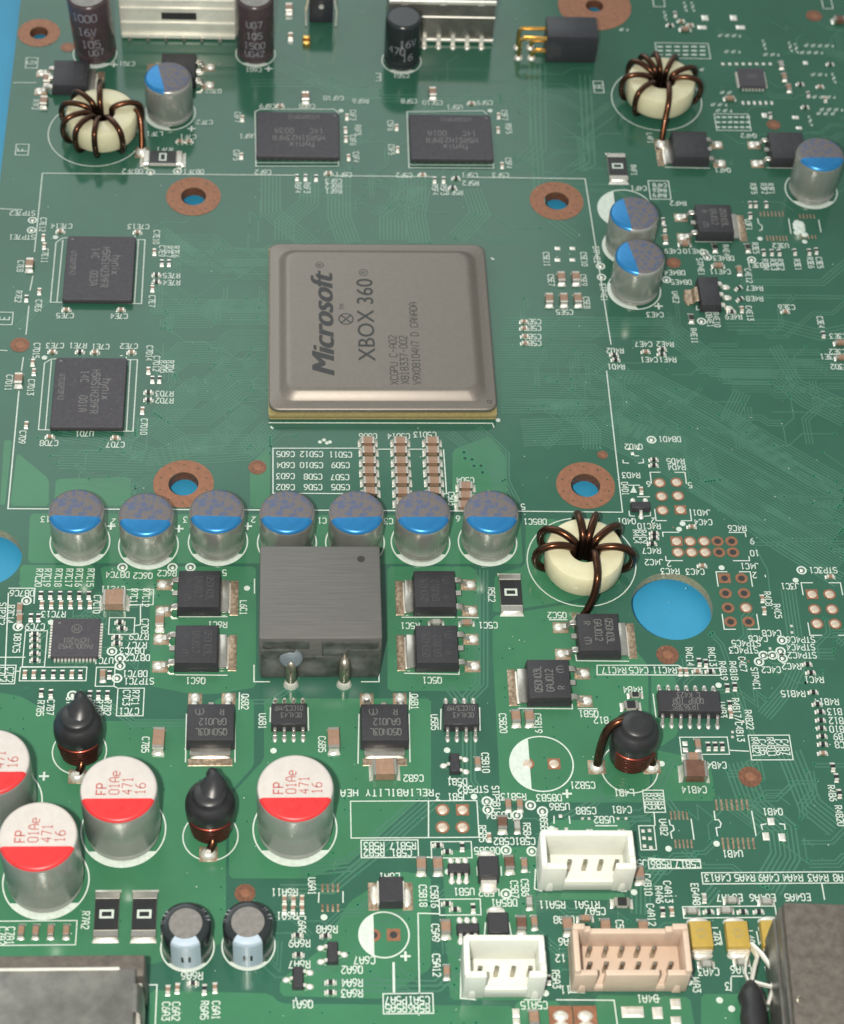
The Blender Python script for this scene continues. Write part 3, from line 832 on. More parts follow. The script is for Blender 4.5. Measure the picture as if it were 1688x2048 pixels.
TXT_H = """C7F2 409 245|C7G1 254 128|C6G1 507 140|Q7G2 427 183|L7F1 309 268|C7F1 376 274|R7F1 329 300|DB7F2 265 343|DB7F1 387 344|C6F2 526 345|U6F1 495 273|STP7E2 45 427|C6F9 535 213
C6F10 667 197|R6F6 721 203|C6F8 614 213|C5F8 818 203|C5F10 865 206|U5F1 909 215|C5F9 969 206|C6F1 687 350|C5F2 808 351|C5F1 939 351|C5F3 1001 351|R5F2 941 367|R5F1 909 386|C6F3 667 363|R6F2 667 373|R6F1 667 383|C5G1 802 152
C4F1 1277 377|Q4F1 1445 341|Q4F2 1497 272|R4F2 1356 407|C4E10 1387 503|C4E9 1345 503|DB4E3 1447 517|DB4E4 1349 546|DB4E5 1362 565|C4E11 1440 544|DB3E1 1515 531|R4E7 1509 577|R4E8 1509 598|R4E9 1467 634
C3E6 1573 615|C4E3 1310 630|R4D2 1230 702|R4D1 1232 734|C4E7 1287 689|R4E2 1330 689|C4E1 1298 720|R4E1 1335 720|C5E5 1129 625|C5E4 1065 644|C5E3 1065 657|C5E2 1065 674|C5E1 1065 687|U3E2 1561 492|C3E3 1676 673|C3E2 1675 704|C3E1 1657 714|R3D2 1678 734
STP7E1 44 475|C7E14 123 453|C7E13 277 454|R7E5 343 552|R7E4 343 566|C7E5 130 632|C7E4 238 633|C7E3 110 692|R7E1 156 692|C7E1 201 694|C7E2 258 693|R7D3 329 788|R7D2 329 802
C7D8 98 887|U7D1 169 868|C7D7 231 890|13 91 1039|2 227 1044|3 371 1040|2 507 1040|DB7C4 235 1150|Q6C2 286 1152|R6C2 334 1147|C7C11 226 1179|R7C13 107 1229|DB7C6 44 1187|C7C9 70 1254|5 449 1146
C6D5 571 909|C5D12 623 909|C5D11 681 910|C6D4 571 931|C5D10 623 931|C5D9 681 931|C6D3 571 953|C5D8 626 954|C5D7 680 955|C6D2 571 975|C5D6 626 975|C5D5 681 975|C6D6 736 873|C5D14 797 873|C5D13 850 870|C5D4 930 961|DB5C1 1070 1044|C1 644 1042|C3 777 1043|6 916 1038|5 1046 1014|R5C1 820 1252|C5C1 976 1251
DB4D1 1339 879|Q4D2 1267 894|R4D5 1351 923|R4D4 1353 935|R4D3 1262 951|6 1297 969|5 1380 971|Q4D1 1253 1043|J4D1 1403 1026|2 1306 1042|C4C4 1406 1045|R4C10 1298 1053|R4C6 1474 1057|R4C7 1303 1102|9 1504 1083|10 1509 1107|J4C2 1308 1125|2 1338 1128|C4C3 1390 1144|R4C3 1340 1143|J4C1 1499 1133|2 1509 1151|STP3C1 1646 1141|J3C1 1580 1173
U7C1 207 1322|R7C9 278 1274|R7C7 274 1291|DB7C3 264 1302|DB7C2 275 1316|DB7C1 270 1348|STP7C1 278 1363|C7C1 258 1423|Q6C1 391 1362|R6C1 435 1250|Q5C1 864 1361|C6B2 827 1557|D5B1 914 1564|Q5C2 1114 1231|R4C11 1329 1341|C4C5 1277 1341|R4C17 1228 1341|R4B4 1265 1380|Q5B1 1177 1428|B12 1202 1441|C5B21 1165 1571|L4B1 1248 1586|C4B14 1388 1580|C4B4 1433 1531
C4C8 1543 1267|C4C6 1516 1278|STP4C6 1601 1280|STP4C4 1601 1295|STP4C2 1604 1311|STP4C5 1492 1287|STP4C3 1487 1301|C4C2 1542 1340|R4C2 1583 1333|R4C1 1628 1360|R4B15 1586 1388|R4B14 1653 1404|B13 1669 1424|B12 1672 1442|B10 1673 1459|B9 1676 1474|C8 1679 1490|Q4B1 1545 1624|U4B1 1465 1708
J5B1 915 1594|3 876 1594|STP5B2 946 1579|R5B13 1027 1594|DB5B4 997 1631|C5B2 1008 1683|C5B1 1050 1683|DB5B5 974 1702|L6A1 779 1754|R6A11 569 1785|R6A1 574 1832|R6A8 654 1859|R6A9 599 1887|R6A7 599 1929|Q6A2 704 1940|C6A7 729 1921|R6A4 704 1966|R6A3 704 1987|Q6A1 604 2009|C5A1 838 2001|P5A7 792 2001|R5A6 838 2017|R5A5 792 2017|R5B17 806 1692|R5B3 748 1692|C5B1 803 1706|R5B2 748 1706
U5B1 928 1784|L5B2 978 1786|DB5A1 1008 1806|R6A6 384 1952|DB5B3 1098 1596|U5B6 1119 1614|C5B8 1172 1622|C4B1 1243 1620|U5B2 1208 1640|J5B 1279 1727|R5A11 1104 1810|RT5A1 1173 1810|C5A7 1190 1823|C5A8 1128 1840|A6 1127 1884|12 1121 1917|11 1131 1980|C5A15 1068 2011|D4A1 1295 1998|C5B17 1376 1729|R5B6 1322 1729
C4A13 1435 1756|R4A5 1489 1756|C4A9 1537 1756|R4A4 1585 1756|R4A3 1636 1756|A8 1676 1756|EG4A7 1459 1796|EG4A6 1525 1796|EG4A5 1595 1795|C4A3 1417 1944|C4A6 1482 1940|C4A1 1548 1942|3 1455 1973"""
TXT_V = """R7F2 71 210|C6F7 475 235|C6F5 473 311|C6F3 706 231|R6F5 716 261|C6F6 706 281|C6F4 712 315|C5F6 781 252|C5F5 783 300|C5F7 1009 231|R5F5 1017 258|C5F4 1017 327|R6F4 596 376|R6F3 614 376|R5F4 870 380|R5F3 887 380
R4F1 1267 341|L4F1 1300 277|R3F5 1507 378|R3F2 1528 378|R3F1 1542 378|U3F1 1497 450|R4E4 1452 501|R3E5 1511 497|STP4E1 1401 534|C4E12 1497 552|U4E2 1351 595|R4E10 1433 640|DB4E1 1419 640|C4E13 1499 627|R4E11 1388 672|C3E4 1641 645|STP4E2 1193 510|STP4C1 1207 585
C5E11 1093 519|C5E10 1168 519|C5E7 1102 561|C5E9 1167 561|C5E8 1173 606|R3E1 1595 530|R3E6 1621 526|C3E5 1639 526|R3E4 1531 530|R3E3 1547 530|R3E2 1561 530|C7E12 86 450|C7E11 90 512|C7E10 313 475|C7E9 324 503|R7E7 338 504|R7E6 352 504|C7E7 304 603|C7E8 41 533|R7E2 37 594|C7E6 77 612
C7D14 299 707|C7D12 313 728|R7D5 327 734|R7D4 341 734|C7D15 73 702|C7D13 62 775|C7D11 18 766|C7D9 45 875|C7D10 288 854|C7C10 194 1209|R7C20 78 1156|R7C19 95 1156|R7C18 117 1156|R7C17 138 1156|R7C16 158 1156|R7C15 181 1156|R7C14 21 1229|R7C12 292 1196|R7C11 268 1196|L6C1 487 1216|C5D3 903 998|R5C2 983 1190
D4D1 1250 978|R4C9 1287 1074|R4C4 1273 1074|R4C8 1536 1198|R4C5 1555 1223|STP7C2 4 1228|DB7C5 34 1287|C7C2 20 1350|C7C4 4 1350|C7C8 290 1253|R7C1 271 1396|C7C3 253 1396|R7B5 81 1417|C7B7 101 1415|R7B4 182 1416|R7B3 198 1416|R7B2 215 1416|STP7 139 1410|Q6B2 490 1404|C7B5 291 1490
U6B1 525 1443|C6B5 644 1489|Q6B1 829 1404|U5B5 869 1445|C5B20 1006 1447|C5B19 1076 1447|C5B10 971 1526|R4C14 1379 1314|R4C13 1424 1314|U4B3 1445 1420|C4C7 1485 1329|STP4C1 1511 1358|R4B19 1446 1342|R4B18 1467 1342|R4B17/C4B13 1476 1440|R4B22 1498 1440|C4B7 1571 1495|C4B6 1557 1495|R4B11 1542 1495|C4B5 1526 1495|R4B21 1511 1495
R4B3 1321 1603|R4B5 1309 1603|R4B2 1296 1603|U4B2 1327 1655|R4B6 1664 1587|R4B20 1679 1632|STP5B1 992 1597|R5B5 965 1668|R5B4 1054 1663|U6A1 624 1773|C6A6 604 1850|C5B18 846 1792|C5B16 869 1794|C5B7 1029 1779|C5B6 1050 1776|C5A9 871 1866|C5A12 873 1931|R7A2 171 1841|C7A1 21 1872|C7A2 4 1872|C6A3 332 2023|C6A2 352 2023|R6A5 409 2021|C6A1 432 2021
DB5B2 1088 1649|C5A5 1240 1858|C4B10 1295 1770|C4A12 1302 1830|R4A6 1318 1790|C4A13 1336 1784|R5A3 1112 1959|EG4A8 1391 1789|L4A3 1431 1873|L4A2 1501 1879|J4A3 1392 1967|L4A1 1526 1872"""
for block, rot in ((TXT_H, 180), (TXT_V, -90)):
    for item in block.replace('\n', '|').split('|'):
        s_, u, v = item.split(' ')
        p = P(float(u), float(v))
        text(sk, s_, p.x, p.y, ZS + .012, 1.0 if rot == 180 else 0.92, rot, .70, .15, gw=.50)
p = P(774, 1586)
text(sk, 'RELIABILITY HEA', p.x, p.y, ZS + .012, 1.0, 180, .84, .16, gw=.55)
for ch, u, v in [('G',63,126),('F',45,300),('E',9,637),('E',756,155),('A',1197,174)]:
    p = P(u, v)
    text(sk, ch, p.x, p.y, ZS + .012, 1.5 if u != 756 else 1.9, 180 if u == 756 else 90, .62, .18)
for u, v in [(222,1053),(358,1058),(495,1053),(1317,613),(1134,1588),(811,1913),(228,130),(537,138),(383,258),(88,1553)]:
    p = P(u, v)
    text(sk, '+', p.x, p.y, ZS + .012, 2.0, 0, .7, .3, gw=.66)
for j in range(3):            # far key tables, too small to read: rows of short strokes as in the photograph
    for k in range(6):
        p = P(1320 + 17 * k, 94 + 8 * j)
        sk.strip([(p.x - .5, p.y), (p.x + .5, p.y)], .34, ZS + .012)
        p = P(1436 + 12 * k, 235 + 10 * j)
        if k < 6:
            sk.strip([(p.x - .36, p.y), (p.x + .36, p.y)], .36, ZS + .012)
for k in range(3):
    p = P(1319, 371 + 10 * k)
    text(sk, ['C4F8', 'R4E6', 'R4F9'][k], p.x, p.y, ZS + .012, .85, 180, .7, .14, gw=.5)
for u, v, n, rot in [(1461,72,7,180),(1467,104,5,180),(1330,30,4,-90),(1370,12,4,-90),(1385,12,4,-90),(1528,88,4,-90),(1580,92,4,-90),(1592,95,4,-90),(1640,92,9,180),(1625,106,7,180),
                     (1455,186,4,180),(1440,210,5,180),(1450,222,5,180),(1650,195,7,180),(1665,220,7,180),(1655,228,6,180),(1640,150,5,180),(1667,155,4,-90),(1620,240,4,-90),(1545,110,5,180),(1400,140,4,180),(1250,60,3,180)]:
    p = P(u, v)
    for k in range(n):
        d = (k - n / 2) * .62
        x, y = (p.x + d, p.y) if rot == 180 else (p.x, p.y + d)
        sk.strip([(x - .16, y - .3), (x - .16, y + .3), (x + .16, y + .3)] if k % 2 else [(x + .16, y + .3), (x + .16, y - .3), (x - .16, y - .1)], .15, ZS + .012 + .001 * (k % 3))
o = obj('silkscreen_print', sk.mesh('silkscreen_print', 'silk'), board)
o['kind'] = 'stuff'
dust = MB()                     # dust on the board, plus pale discs painted in as via highlights
for _ in range(420):
    p = P(rnd.uniform(10, 1680), rnd.uniform(10, 2040))
    dust.disc(p.x, p.y, rnd.choice([.035, .045, .05, .06, .09]), .088, 6)
o = obj('dust_and_highlight_speck', dust.mesh('dust_and_highlight_speck', 'silk'), board)
o['kind'] = 'stuff'

# ================================================================== component builders
def rrect(w, h, r, n=5):
    pts = []
    for cx, cy, a0 in ((w/2-r, h/2-r, 0), (-w/2+r, h/2-r, 90), (-w/2+r, -h/2+r, 180), (w/2-r, -h/2+r, 270)):
        for k in range(n + 1):
            a = math.radians(a0 + 90 * k / n)
            pts.append((cx + r * math.cos(a), cy + r * math.sin(a)))
    return pts

def loft(mb, loops, mi=0, cap0=True, cap1=True):
    """loops: list of (2-D points, z), all of one length"""
    n = len(loops[0][0])
    vv = [(x, y, z) for pts, z in loops for x, y in pts]
    fs = []
    for j in range(len(loops) - 1):
        fs += [(j*n+i, j*n+(i+1) % n, (j+1)*n+(i+1) % n, (j+1)*n+i) for i in range(n)]
    if cap0: fs.append(tuple(range(n-1, -1, -1)))
    if cap1: fs.append(tuple((len(loops)-1)*n+i for i in range(n)))
    return mb.add(vv, fs, mi)

def bent(mb, prof, w, t, y0, mi=0):
    """flat lead: profile of (x, z) centre points, width w along y, thickness t"""
    pts = [Vector(p) for p in prof]
    up, lo = [], []
    for i in range(len(pts)):
        a = (pts[i] - pts[i-1]).normalized() if i else (pts[1] - pts[0]).normalized()
        c = (pts[i+1] - pts[i]).normalized() if i < len(pts)-1 else a
        m = (Vector((-a.y, a.x)) + Vector((-c.y, c.x))).normalized()
        k = t / 2 / max(.5, m.dot(Vector((-a.y, a.x))))
        up.append(pts[i] + m * k); lo.append(pts[i] - m * k)
    loop = up + lo[::-1]
    n = len(loop)
    vv = [(p.x, y0 - w/2, p.y) for p in loop] + [(p.x, y0 + w/2, p.y) for p in loop]
    N = len(pts)
    fs = [(i, (i+1) % n, n + (i+1) % n, n + i) for i in range(n)]
    for o, flip in ((0, False), (n, True)):
        for i in range(N - 1):
            q = (o+i, o+i+1, o+n-2-i, o+n-1-i)
            fs.append(q if flip else q[::-1])
    return mb.add(vv, fs, mi)

def fillet(mb, x0, x1, y0, y1, h, mi=0):
    """solder fillet: concave slope from height h at x0 down to the board at x1"""
    w = (y1 - y0)
    e = w * .12
    pr = [(x0, h), (x0 + (x1-x0)*.25, h*.55), (x0 + (x1-x0)*.6, h*.25), (x1, .03)]
    vv, fs = [], []
    for j, (x, z) in enumerate(pr):
        s = e * (1 - j/3)
        vv += [(x, y0 + s*.4, .02), (x, y0 + s + e*.4, z), (x, y1 - s - e*.4, z), (x, y1 - s*.4, .02)]
    for j in range(3):
        a, b_ = j*4, j*4+4
        for k in range(3):
            q = (a+k, a+k+1, b_+k+1, b_+k)
            fs.append(q if x1 < x0 else q[::-1])
    fs.append((12, 13, 14, 15))
    return mb.add(vv, fs, mi)

def dome(mb, cx, cy, rx, ry, h, mi=0, z0=.02, n=12):
    for_ = [(1, 0), (.88, .5), (.6, .85), (.25, 1)]
    loops = [([(cx + rx*k*math.cos(2*math.pi*i/n), cy + ry*k*math.sin(2*math.pi*i/n)) for i in range(n)], z0 + h*zz) for k, zz in for_]
    return loft(mb, loops, mi, cap0=False)

# ------------------------------------------------------------------ chip resistors and capacitors
SZ = {'04': (1.0, .52, .36), '06': (1.6, .82, .6), '08': (2.05, 1.25, .95), '12': (3.2, 1.6, 1.25), '10': (3.2, 2.5, 1.7)}
def smd_meshes(size, kind):
    L, W, H = SZ[size]
    t = L * (.2 if size in ('04', '06', '08') else .13)
    bodymat = {'c': 'mlcc', 'd': 'mlccd', 'r': 'chipr', 'g': 'chipg'}[kind]
    z0 = .06
    body = MB()
    if kind == 'r':
        body.box(-L/2+t*.5, L/2-t*.5, -W/2+.01, W/2-.01, z0, z0+H*.62, 1)
        body.box(-L/2+t*1.05, L/2-t*1.05, -W/2+.03, W/2-.03, z0+H*.62, z0+H*.72, 0)
        bm_ = body.mesh('body', [bodymat, 'alum'])
    else:
        body.box(-L/2+t*.8, L/2-t*.8, -W/2+.02, W/2-.02, z0, z0+H-.02)
        bm_ = body.mesh('body', bodymat, bevel=.05 if size != '04' else 0, segs=1)
    tm = MB()
    hh = H*.66 if kind == 'r' else H
    tm.box(L/2-t, L/2, -W/2, W/2, z0-.02, z0+hh)
    term = tm.mesh('terminal', 'tin', bevel=.06 if size != '04' else 0, segs=1)
    f = MB()
    fillet(f, L/2-.02, L/2+min(.48, .28*max(.7, W)+.1), -W/2-.08, W/2+.08, hh*.75)
    fil = f.mesh('solder_joint', 'solder', smooth=60)
    return bm_, term, fil

def smd_single(kind):
    L, W, H = SZ['04']
    t = L * .24
    b = MB()
    b.box(-L/2+t, L/2-t, -W/2, W/2, .05, .05+H, 0)
    for s in (-1, 1):
        x0, x1 = sorted((s*(L/2-t), s*L/2))
        b.box(x0, x1, -W/2-.01, W/2+.01, .04, .06+H, 1)
        fillet(b, s*(L/2-.01), s*(L/2+.26), -W/2-.06, W/2+.06, H*.7, 1)
    return b.mesh('chip', [{'c': 'mlcc', 'd': 'mlccd', 'r': 'chipr', 'g': 'chipg'}[kind], 'solder'])

KINDNAME = {'c': ('chip_capacitor', 'chip capacitor'), 'd': ('chip_capacitor', 'chip capacitor'), 'r': ('chip_resistor', 'chip resistor'), 'g': ('chip_varistor', 'chip varistor')}
COLW = {'c': 'tan', 'd': 'dark brown', 'r': 'black', 'g': 'pale grey'}
SIZEW = {'04': 'tiny', '06': 'small', '08': 'medium sized', '12': 'long', '10': 'large block-like'}
def smd(size, kind, u, v, rot, where, group=None):
    nm, cat = KINDNAME[kind]
    p = P(u, v)
    rz = math.radians(rot)
    lab = '%s %s %s %s' % (SIZEW[size], COLW[kind], cat, where)
    if size == '04':
        me_ = cached(('s04', kind), lambda: smd_single(kind))
        return tag(obj(nm, me_, None, p, rz), lab, cat, group or 'tiny chip parts on the board')
    bm_, term, fil = cached(('smd', size, kind), lambda: smd_meshes(size, kind))
    t = thing(nm, lab, cat, p, rz, group or 'chip parts on the board')
    obj('body', bm_, t)
    for s in (0, 1):
        tt = obj('terminal', term, t, None, math.pi * s)
        obj('solder_joint', fil, tt)
    return t

by = 'by the printed mark '
SMD = """08c C7E8 60 533 90|08c C7D11 38 763 90|04c C7E12 87 476 90|04c C7E11 89 493 90|04c C7D15 66 726 90|04c C7D13 68 745 90|04c C7E6 79 584 90|04c C7D9 53 851 90
04c C7E10 309 505 90|04c C7E7 305 578 90|04c C7D14 297 742 90|04c C7D10 285 822 90|04c C7E14 121 464 0|04c C7E13 275 466 0|04c C7E5 133 621 0|04c C7E4 242 621 0|04c C7E3 105 705 0|04r R7E1 160 705 0
04c C7E1 190 706 0|04c C7E2 263 706 0|04c C7D8 100 875 0|04c C7D7 231 877 0|04r R7E6 338 527 90|04r R7E7 324 527 90|04r R7E5 313 551 0|04r R7E4 313 565 0|04r R7D4 319 760 90|04r R7D5 305 760 90|04r R7D3 297 786 0|04r R7D2 297 801 0|04r R7E2 53 598 90
08c C6F8 611 199 90|08c C5F10 865 190 90|04c C6F3 694 235 90|04c R6F5 691 261 90|04c C6F6 692 279 90|04c C6F4 697 316 90|04c C5F6 793 256 90|04c C5F5 795 300 90|04c C5F7 997 233 90|04c R5F5 996 261 90|04c C5F4 1004 332 90|04c C6F7 485 238 90|04c C6F5 483 313 90
04r R6F4 594 356 90|04r R6F3 611 356 90|04r R5F4 869 361 90|04r R5F3 887 361 90|04r R6F2 632 357 90|04c C6F1 657 348 0|04c C5F2 845 351 0|04r R5F2 912 358 0|04r R5F1 905 377 0|04c C6F9 560 213 0|04c C5F9 943 208 0
08c C7F4 95 163 90|08c R7F2 88 208 90|04c C7F1 378 284 0|04c C7F1 360 284 0
08c C5E7 1122 560 90|08c C5E9 1151 560 90|08c C5E6 1098 603 90|08c C5E5 1127 603 90|08c C5E8 1155 603 90|04c C5E4 1048 645 0|04c C5E3 1048 658 0|04c C5E2 1050 674 0|04c C5E1 1050 688 0
06c C4E9 1330 480 90|04r C4F8 1326 443 90|04r R4F9 1329 458 90|06r R4E4 1429 497 90|06r R3E5 1495 497 90|06c C4E11 1436 533 0|06c C4E12 1478 543 90|04r R4E7 1477 578 30|04r R4E8 1480 600 30|04r R4E9 1463 625 0|04c C4E13 1483 620 90|06r R4E11 1382 638 90
04r R4D2 1228 711 0|04r R4D1 1231 721 0|04c C4E7 1291 705 0|04r R4E2 1324 700 0|04r R4E1 1323 710 0|06c C4E10 1369 490 0|04c C3E6 1570 625 0|04r C3E4 1646 670 90|06c C3E3 1680 688 0|06c C3E1 1682 718 0|04r R3F5 1500 410 90|04r R3F2 1511 410 90|04r R3F1 1532 410 90|04r U3F1 1500 432 90
04r R3E4 1527 506 90|04r R3E3 1543 506 90|04r R3E2 1558 506 90|04r R3E1 1589 505 90|04r R3E6 1618 505 90|04r C3E5 1632 503 90
04r R4D5 1307 921 0|04r R4D4 1307 932 0|04c D4D1 1282 982 90|04r R4C9 1308 1068 0|04r R4C4 1308 1077 0|04r R4C7 1304 1089 0|04c C4C4 1383 1055 0|04c C4C3 1404 1133 0|04c R4C8 1524 1198 90|04c R4C5 1528 1222 90|04c STP3C1 1660 1155 0
06c C7C11 236 1186 0|10c C7C11 230 1207 0|04r R7C12 240 1246 0|04r R7C11 244 1258 0|04r R7C9 234 1276 0|04r R7C7 234 1288 0|08c C7C8 320 1246 90|06c R7C14 40 1219 90|06c DB7C5 40 1240 90|04r C7C9 62 1236 90|04r R7C13 77 1236 90
06c STP7C1 206 1352 90|04r STP7C1 219 1350 90|04r R7B5 83 1386 90|04r C7B7 102 1388 90|04r R7B4 180 1390 90|04r R7B3 197 1390 90|04r R7B2 215 1390 90|12c C7B5 318 1484 90|12c C6B5 667 1484 90|08c C5B20 1031 1438 90|08c C5B19 1058 1438 90|10c C6B2 769 1545 0|06c C5B10 955 1527 90
10d C4B14 1387 1549 0|08c C4B4 1385 1519 0|06r R4B4 1270 1392 0|08r B12 1261 1414 0|06c C5C1 933 1248 0|06g R5C1 872 1247 0|06c C4B5 1395 1491 90|04r C4B6 1416 1493 90|04r C4B7 1430 1493 90|04r R4B11 1444 1493 90
04r B13 1640 1425 0|04r B12 1641 1442 0|04r B10 1642 1458 0|04r B9 1644 1474 0|04r C8 1645 1490 0|04r R4B14 1634 1410 0|04r R4B15 1626 1386 0|04r R4C1 1621 1347 0|04r R4C2 1614 1330 0|04c C8 1645 1508 0|04r R4B6 1665 1535 90|04r R4B6 1672 1556 90|04r R4B20 1678 1588 90
04r R4C14 1398 1325 90|04r R4C13 1411 1327 90|04c R4C11 1360 1344 90|04c R4C11 1372 1344 90|04c R4C14 1394 1344 0|04r R4C13 1420 1344 0|04r R4B19 1454 1376 90|04r R4B18 1469 1374 90|04r U4B3 1459 1410 90|04c R4B17/C4B13 1461 1428 90
08c C5B18 842 1733 90|08c C5B16 875 1733 90|08d C5B7 1018 1730 90|06c C5B6 1048 1730 90|08d R5B4 1004 1650 90|06g R5B4 1034 1654 90|06c R5B13 1016 1611 90|06c R5B13 1039 1611 90|04r C5B1 876 1692 0|04r R5B17 894 1705 0|04r R5B2 924 1694 90|04r DB5A1 894 1809 0|04r U5B1 910 1820 0|04r DB5A1 946 1817 90
04c R6A11 569 1800 90|04c R6A11 587 1800 90|04c C6A6 604 1800 90|04c R6A1 569 1818 90|04c R6A1 586 1818 90|04c C6A6 604 1818 90|04r R6A8 651 1873 0|04r R6A9 595 1872 0|04r R6A7 597 1911 0|04r R6A4 661 1966 0|04r R6A3 661 1986 0|08c C5A9 891 1859 90|08d C5A7 1042 1851 90|06c R5A11 1068 1846 90|06c C5A12 893 1945 90|04c R5B5 978 1675 90
08c C4B10 1277 1751 90|08r RT5A1 1243 1808 0|06g R5A11 1058 1806 90|06c C5A7 1170 1839 0|08c C5A8 1134 1853 90|08c C5A5 1210 1857 90|08c C4A12 1285 1859 90|04r R4A6 1325 1824 90|04c C4A13 1343 1823 90|04r R5A3 1097 1960 90|08c C5A15 1067 2040 90
04g EG4A8 1408 1797 90|06g EG4A7 1463 1803 0|06g EG4A6 1532 1805 0|06g EG4A8 1383 1824 0|04r EG4A7 1417 1825 0|06g EG4A7 1451 1823 0|04r EG4A6 1485 1825 0|04r EG4A5 1517 1825 0|06g C4A3 1412 1930 0|06g C4A6 1483 1926 0|06g C4A1 1558 1928 0
06c C7A1 43 1864 90|06c C7A1 72 1864 90|06c C7A1 102 1864 90|06c C7A1 133 1864 90|04c C6A3 336 1981 90|04c C6A2 355 1977 90|04r R6A6 386 1968 0|04r R6A5 409 1979 90|04c C6A1 430 1976 90"""
SEEN = {}
ITEMS = [tuple(x.split(' ')[:2]) for x in SMD.replace('\n', '|').split('|')]
for item in SMD.replace('\n', '|').split('|'):
    k, ref, u, v, rot = item.split(' ')
    key_ = (k, ref)
    SEEN[key_] = SEEN.get(key_, -1) + 1
    wh = by + ref if ITEMS.count(key_) == 1 else ['first', 'second', 'third', 'fourth'][SEEN[key_]] + ' from the printed mark ' + ref
    smd(k[:2], k[2], float(u), float(v), float(rot) + random.uniform(-2, 2), wh)
ORD = ['first', 'second', 'third', 'fourth', 'fifth', 'sixth', 'seventh']
for j, (u, n) in enumerate([(736, 6), (800, 7), (864, 6)]):       # three columns below the processor
    refs = [['C6D6', 'first'], ['C5D14', 'middle'], ['C5D13', 'last']][j]
    for i in range(n):
        smd('08', 'c', u + i * .9 + random.uniform(-.6, .6), [887, 906, 927, 947, 967, 988, 1009][i], 0,
            '%s below the printed mark %s in its column' % (ORD[i], refs[0]), 'column of capacitors under ' + refs[0])
for i in range(3):
    smd('08', 'c', 931 - i, 977 + 19 * i, 0, ORD[i] + ' below the printed mark C5D4 in its short column', 'short column under C5D4')
for i in range(6):
    smd('04', 'r', 82 + 19.2 * i, 1191, 90, 'under the printed mark R7C%d' % (20 - i))
    smd('04', 'c', 84 + 19.2 * i, 1210, 90, ORD[5 - i] + ' from the printed mark C7C10 in the scalloped row', 'scalloped row of chip parts')
for i, v in enumerate((1270, 1281, 1294, 1308, 1322)):
    smd('04', 'r', 70, v, 0, ORD[i] + ' below the printed mark C7C9 in its upright white frame', 'resistors in the upright frame')
for i, u in enumerate((50, 68, 87, 107, 125, 144, 161)):
    smd('04', 'r' if u % 2 else 'c', u, 1349, 90, ORD[i] + ' from the printed mark C7C2 in the long white frame', 'chip parts in the long frame')
for u, v, sz, kd, rt in [(578,22,'08','c',90),(581,76,'06','c',90),(1568,156,'06','c',90),(1577,178,'06','c',90),(1459,199,'06','c',0),(1678,44,'08','d',0),(1562,132,'06','g',90),
                 (1600,170,'04','r',0),(1616,190,'04','r',90),(1640,175,'04','c',0),(1610,216,'04','r',0),(1540,232,'04','r',90),(1660,130,'04','r',0),(1650,200,'04','c',90),
                 (1350,30,'04','r',90),(1362,44,'04','c',0),(1380,52,'04','c',0),(1340,52,'04','r',0),(1370,60,'06','c',0)]:
    smd(sz, kd, u, v, rt, 'in the crowd of parts round the far square chip', 'parts round the far square chip')

# ------------------------------------------------------------------ zero ohm jumpers
def jumper(u, v, rot, label):
    p = P(u, v)
    t = thing('jumper_resistor', label, 'resistor', p, math.radians(rot), 'black zero ohm jumpers')
    def mk():
        b = MB(); b.box(-2.45, 2.45, -1.55, 1.55, .1, .62, 1); b.box(-2.2, 2.2, -1.5, 1.5, .62, .70, 0)
        x = MB(); x.box(2.3, 3.15, -1.6, 1.6, .05, .68)
        f = MB(); fillet(f, 3.13, 3.75, -1.7, 1.7, .55)
        d = MB(); d.add([(.92, -.62, .708), (.92, .62, .708), (-.92, .62, .708), (-.92, -.62, .708), (.62, -.32, .708), (.62, .32, .708), (-.62, .32, .708), (-.62, -.32, .708)],
                        [(0, 1, 5, 4), (1, 2, 6, 5), (2, 3, 7, 6), (3, 0, 4, 7)])
        return (b.mesh('body', ['chipr', 'alum'], bevel=.04, segs=1), x.mesh('terminal', 'tin', bevel=.06, segs=1), f.mesh('solder_joint', 'solder', smooth=60), d.mesh('printed_zero', 'silk'))
    b, x, f, d = cached('jump', mk)
    bo = obj('body', b, t)
    obj('printed_zero', d, bo, None, math.pi / 2)
    for s in (0, 1):
        e = obj('terminal', x, t, None, math.pi * s)
        obj('solder_joint', f, e)
jumper(1021, 1190, 90, 'black zero ohm resistor by the printed mark R5C2')
jumper(326, 320, 0, 'black zero ohm resistor lying crosswise by the printed mark R7F1')
jumper(1234, 338, 90, 'black zero ohm resistor by the printed mark R4F1')
jumper(214, 1833, 90, 'black zero ohm resistor right beside the printed mark R7A2')
jumper(289, 1833, 90, 'black zero ohm resistor between its twin and the two small black capacitors')

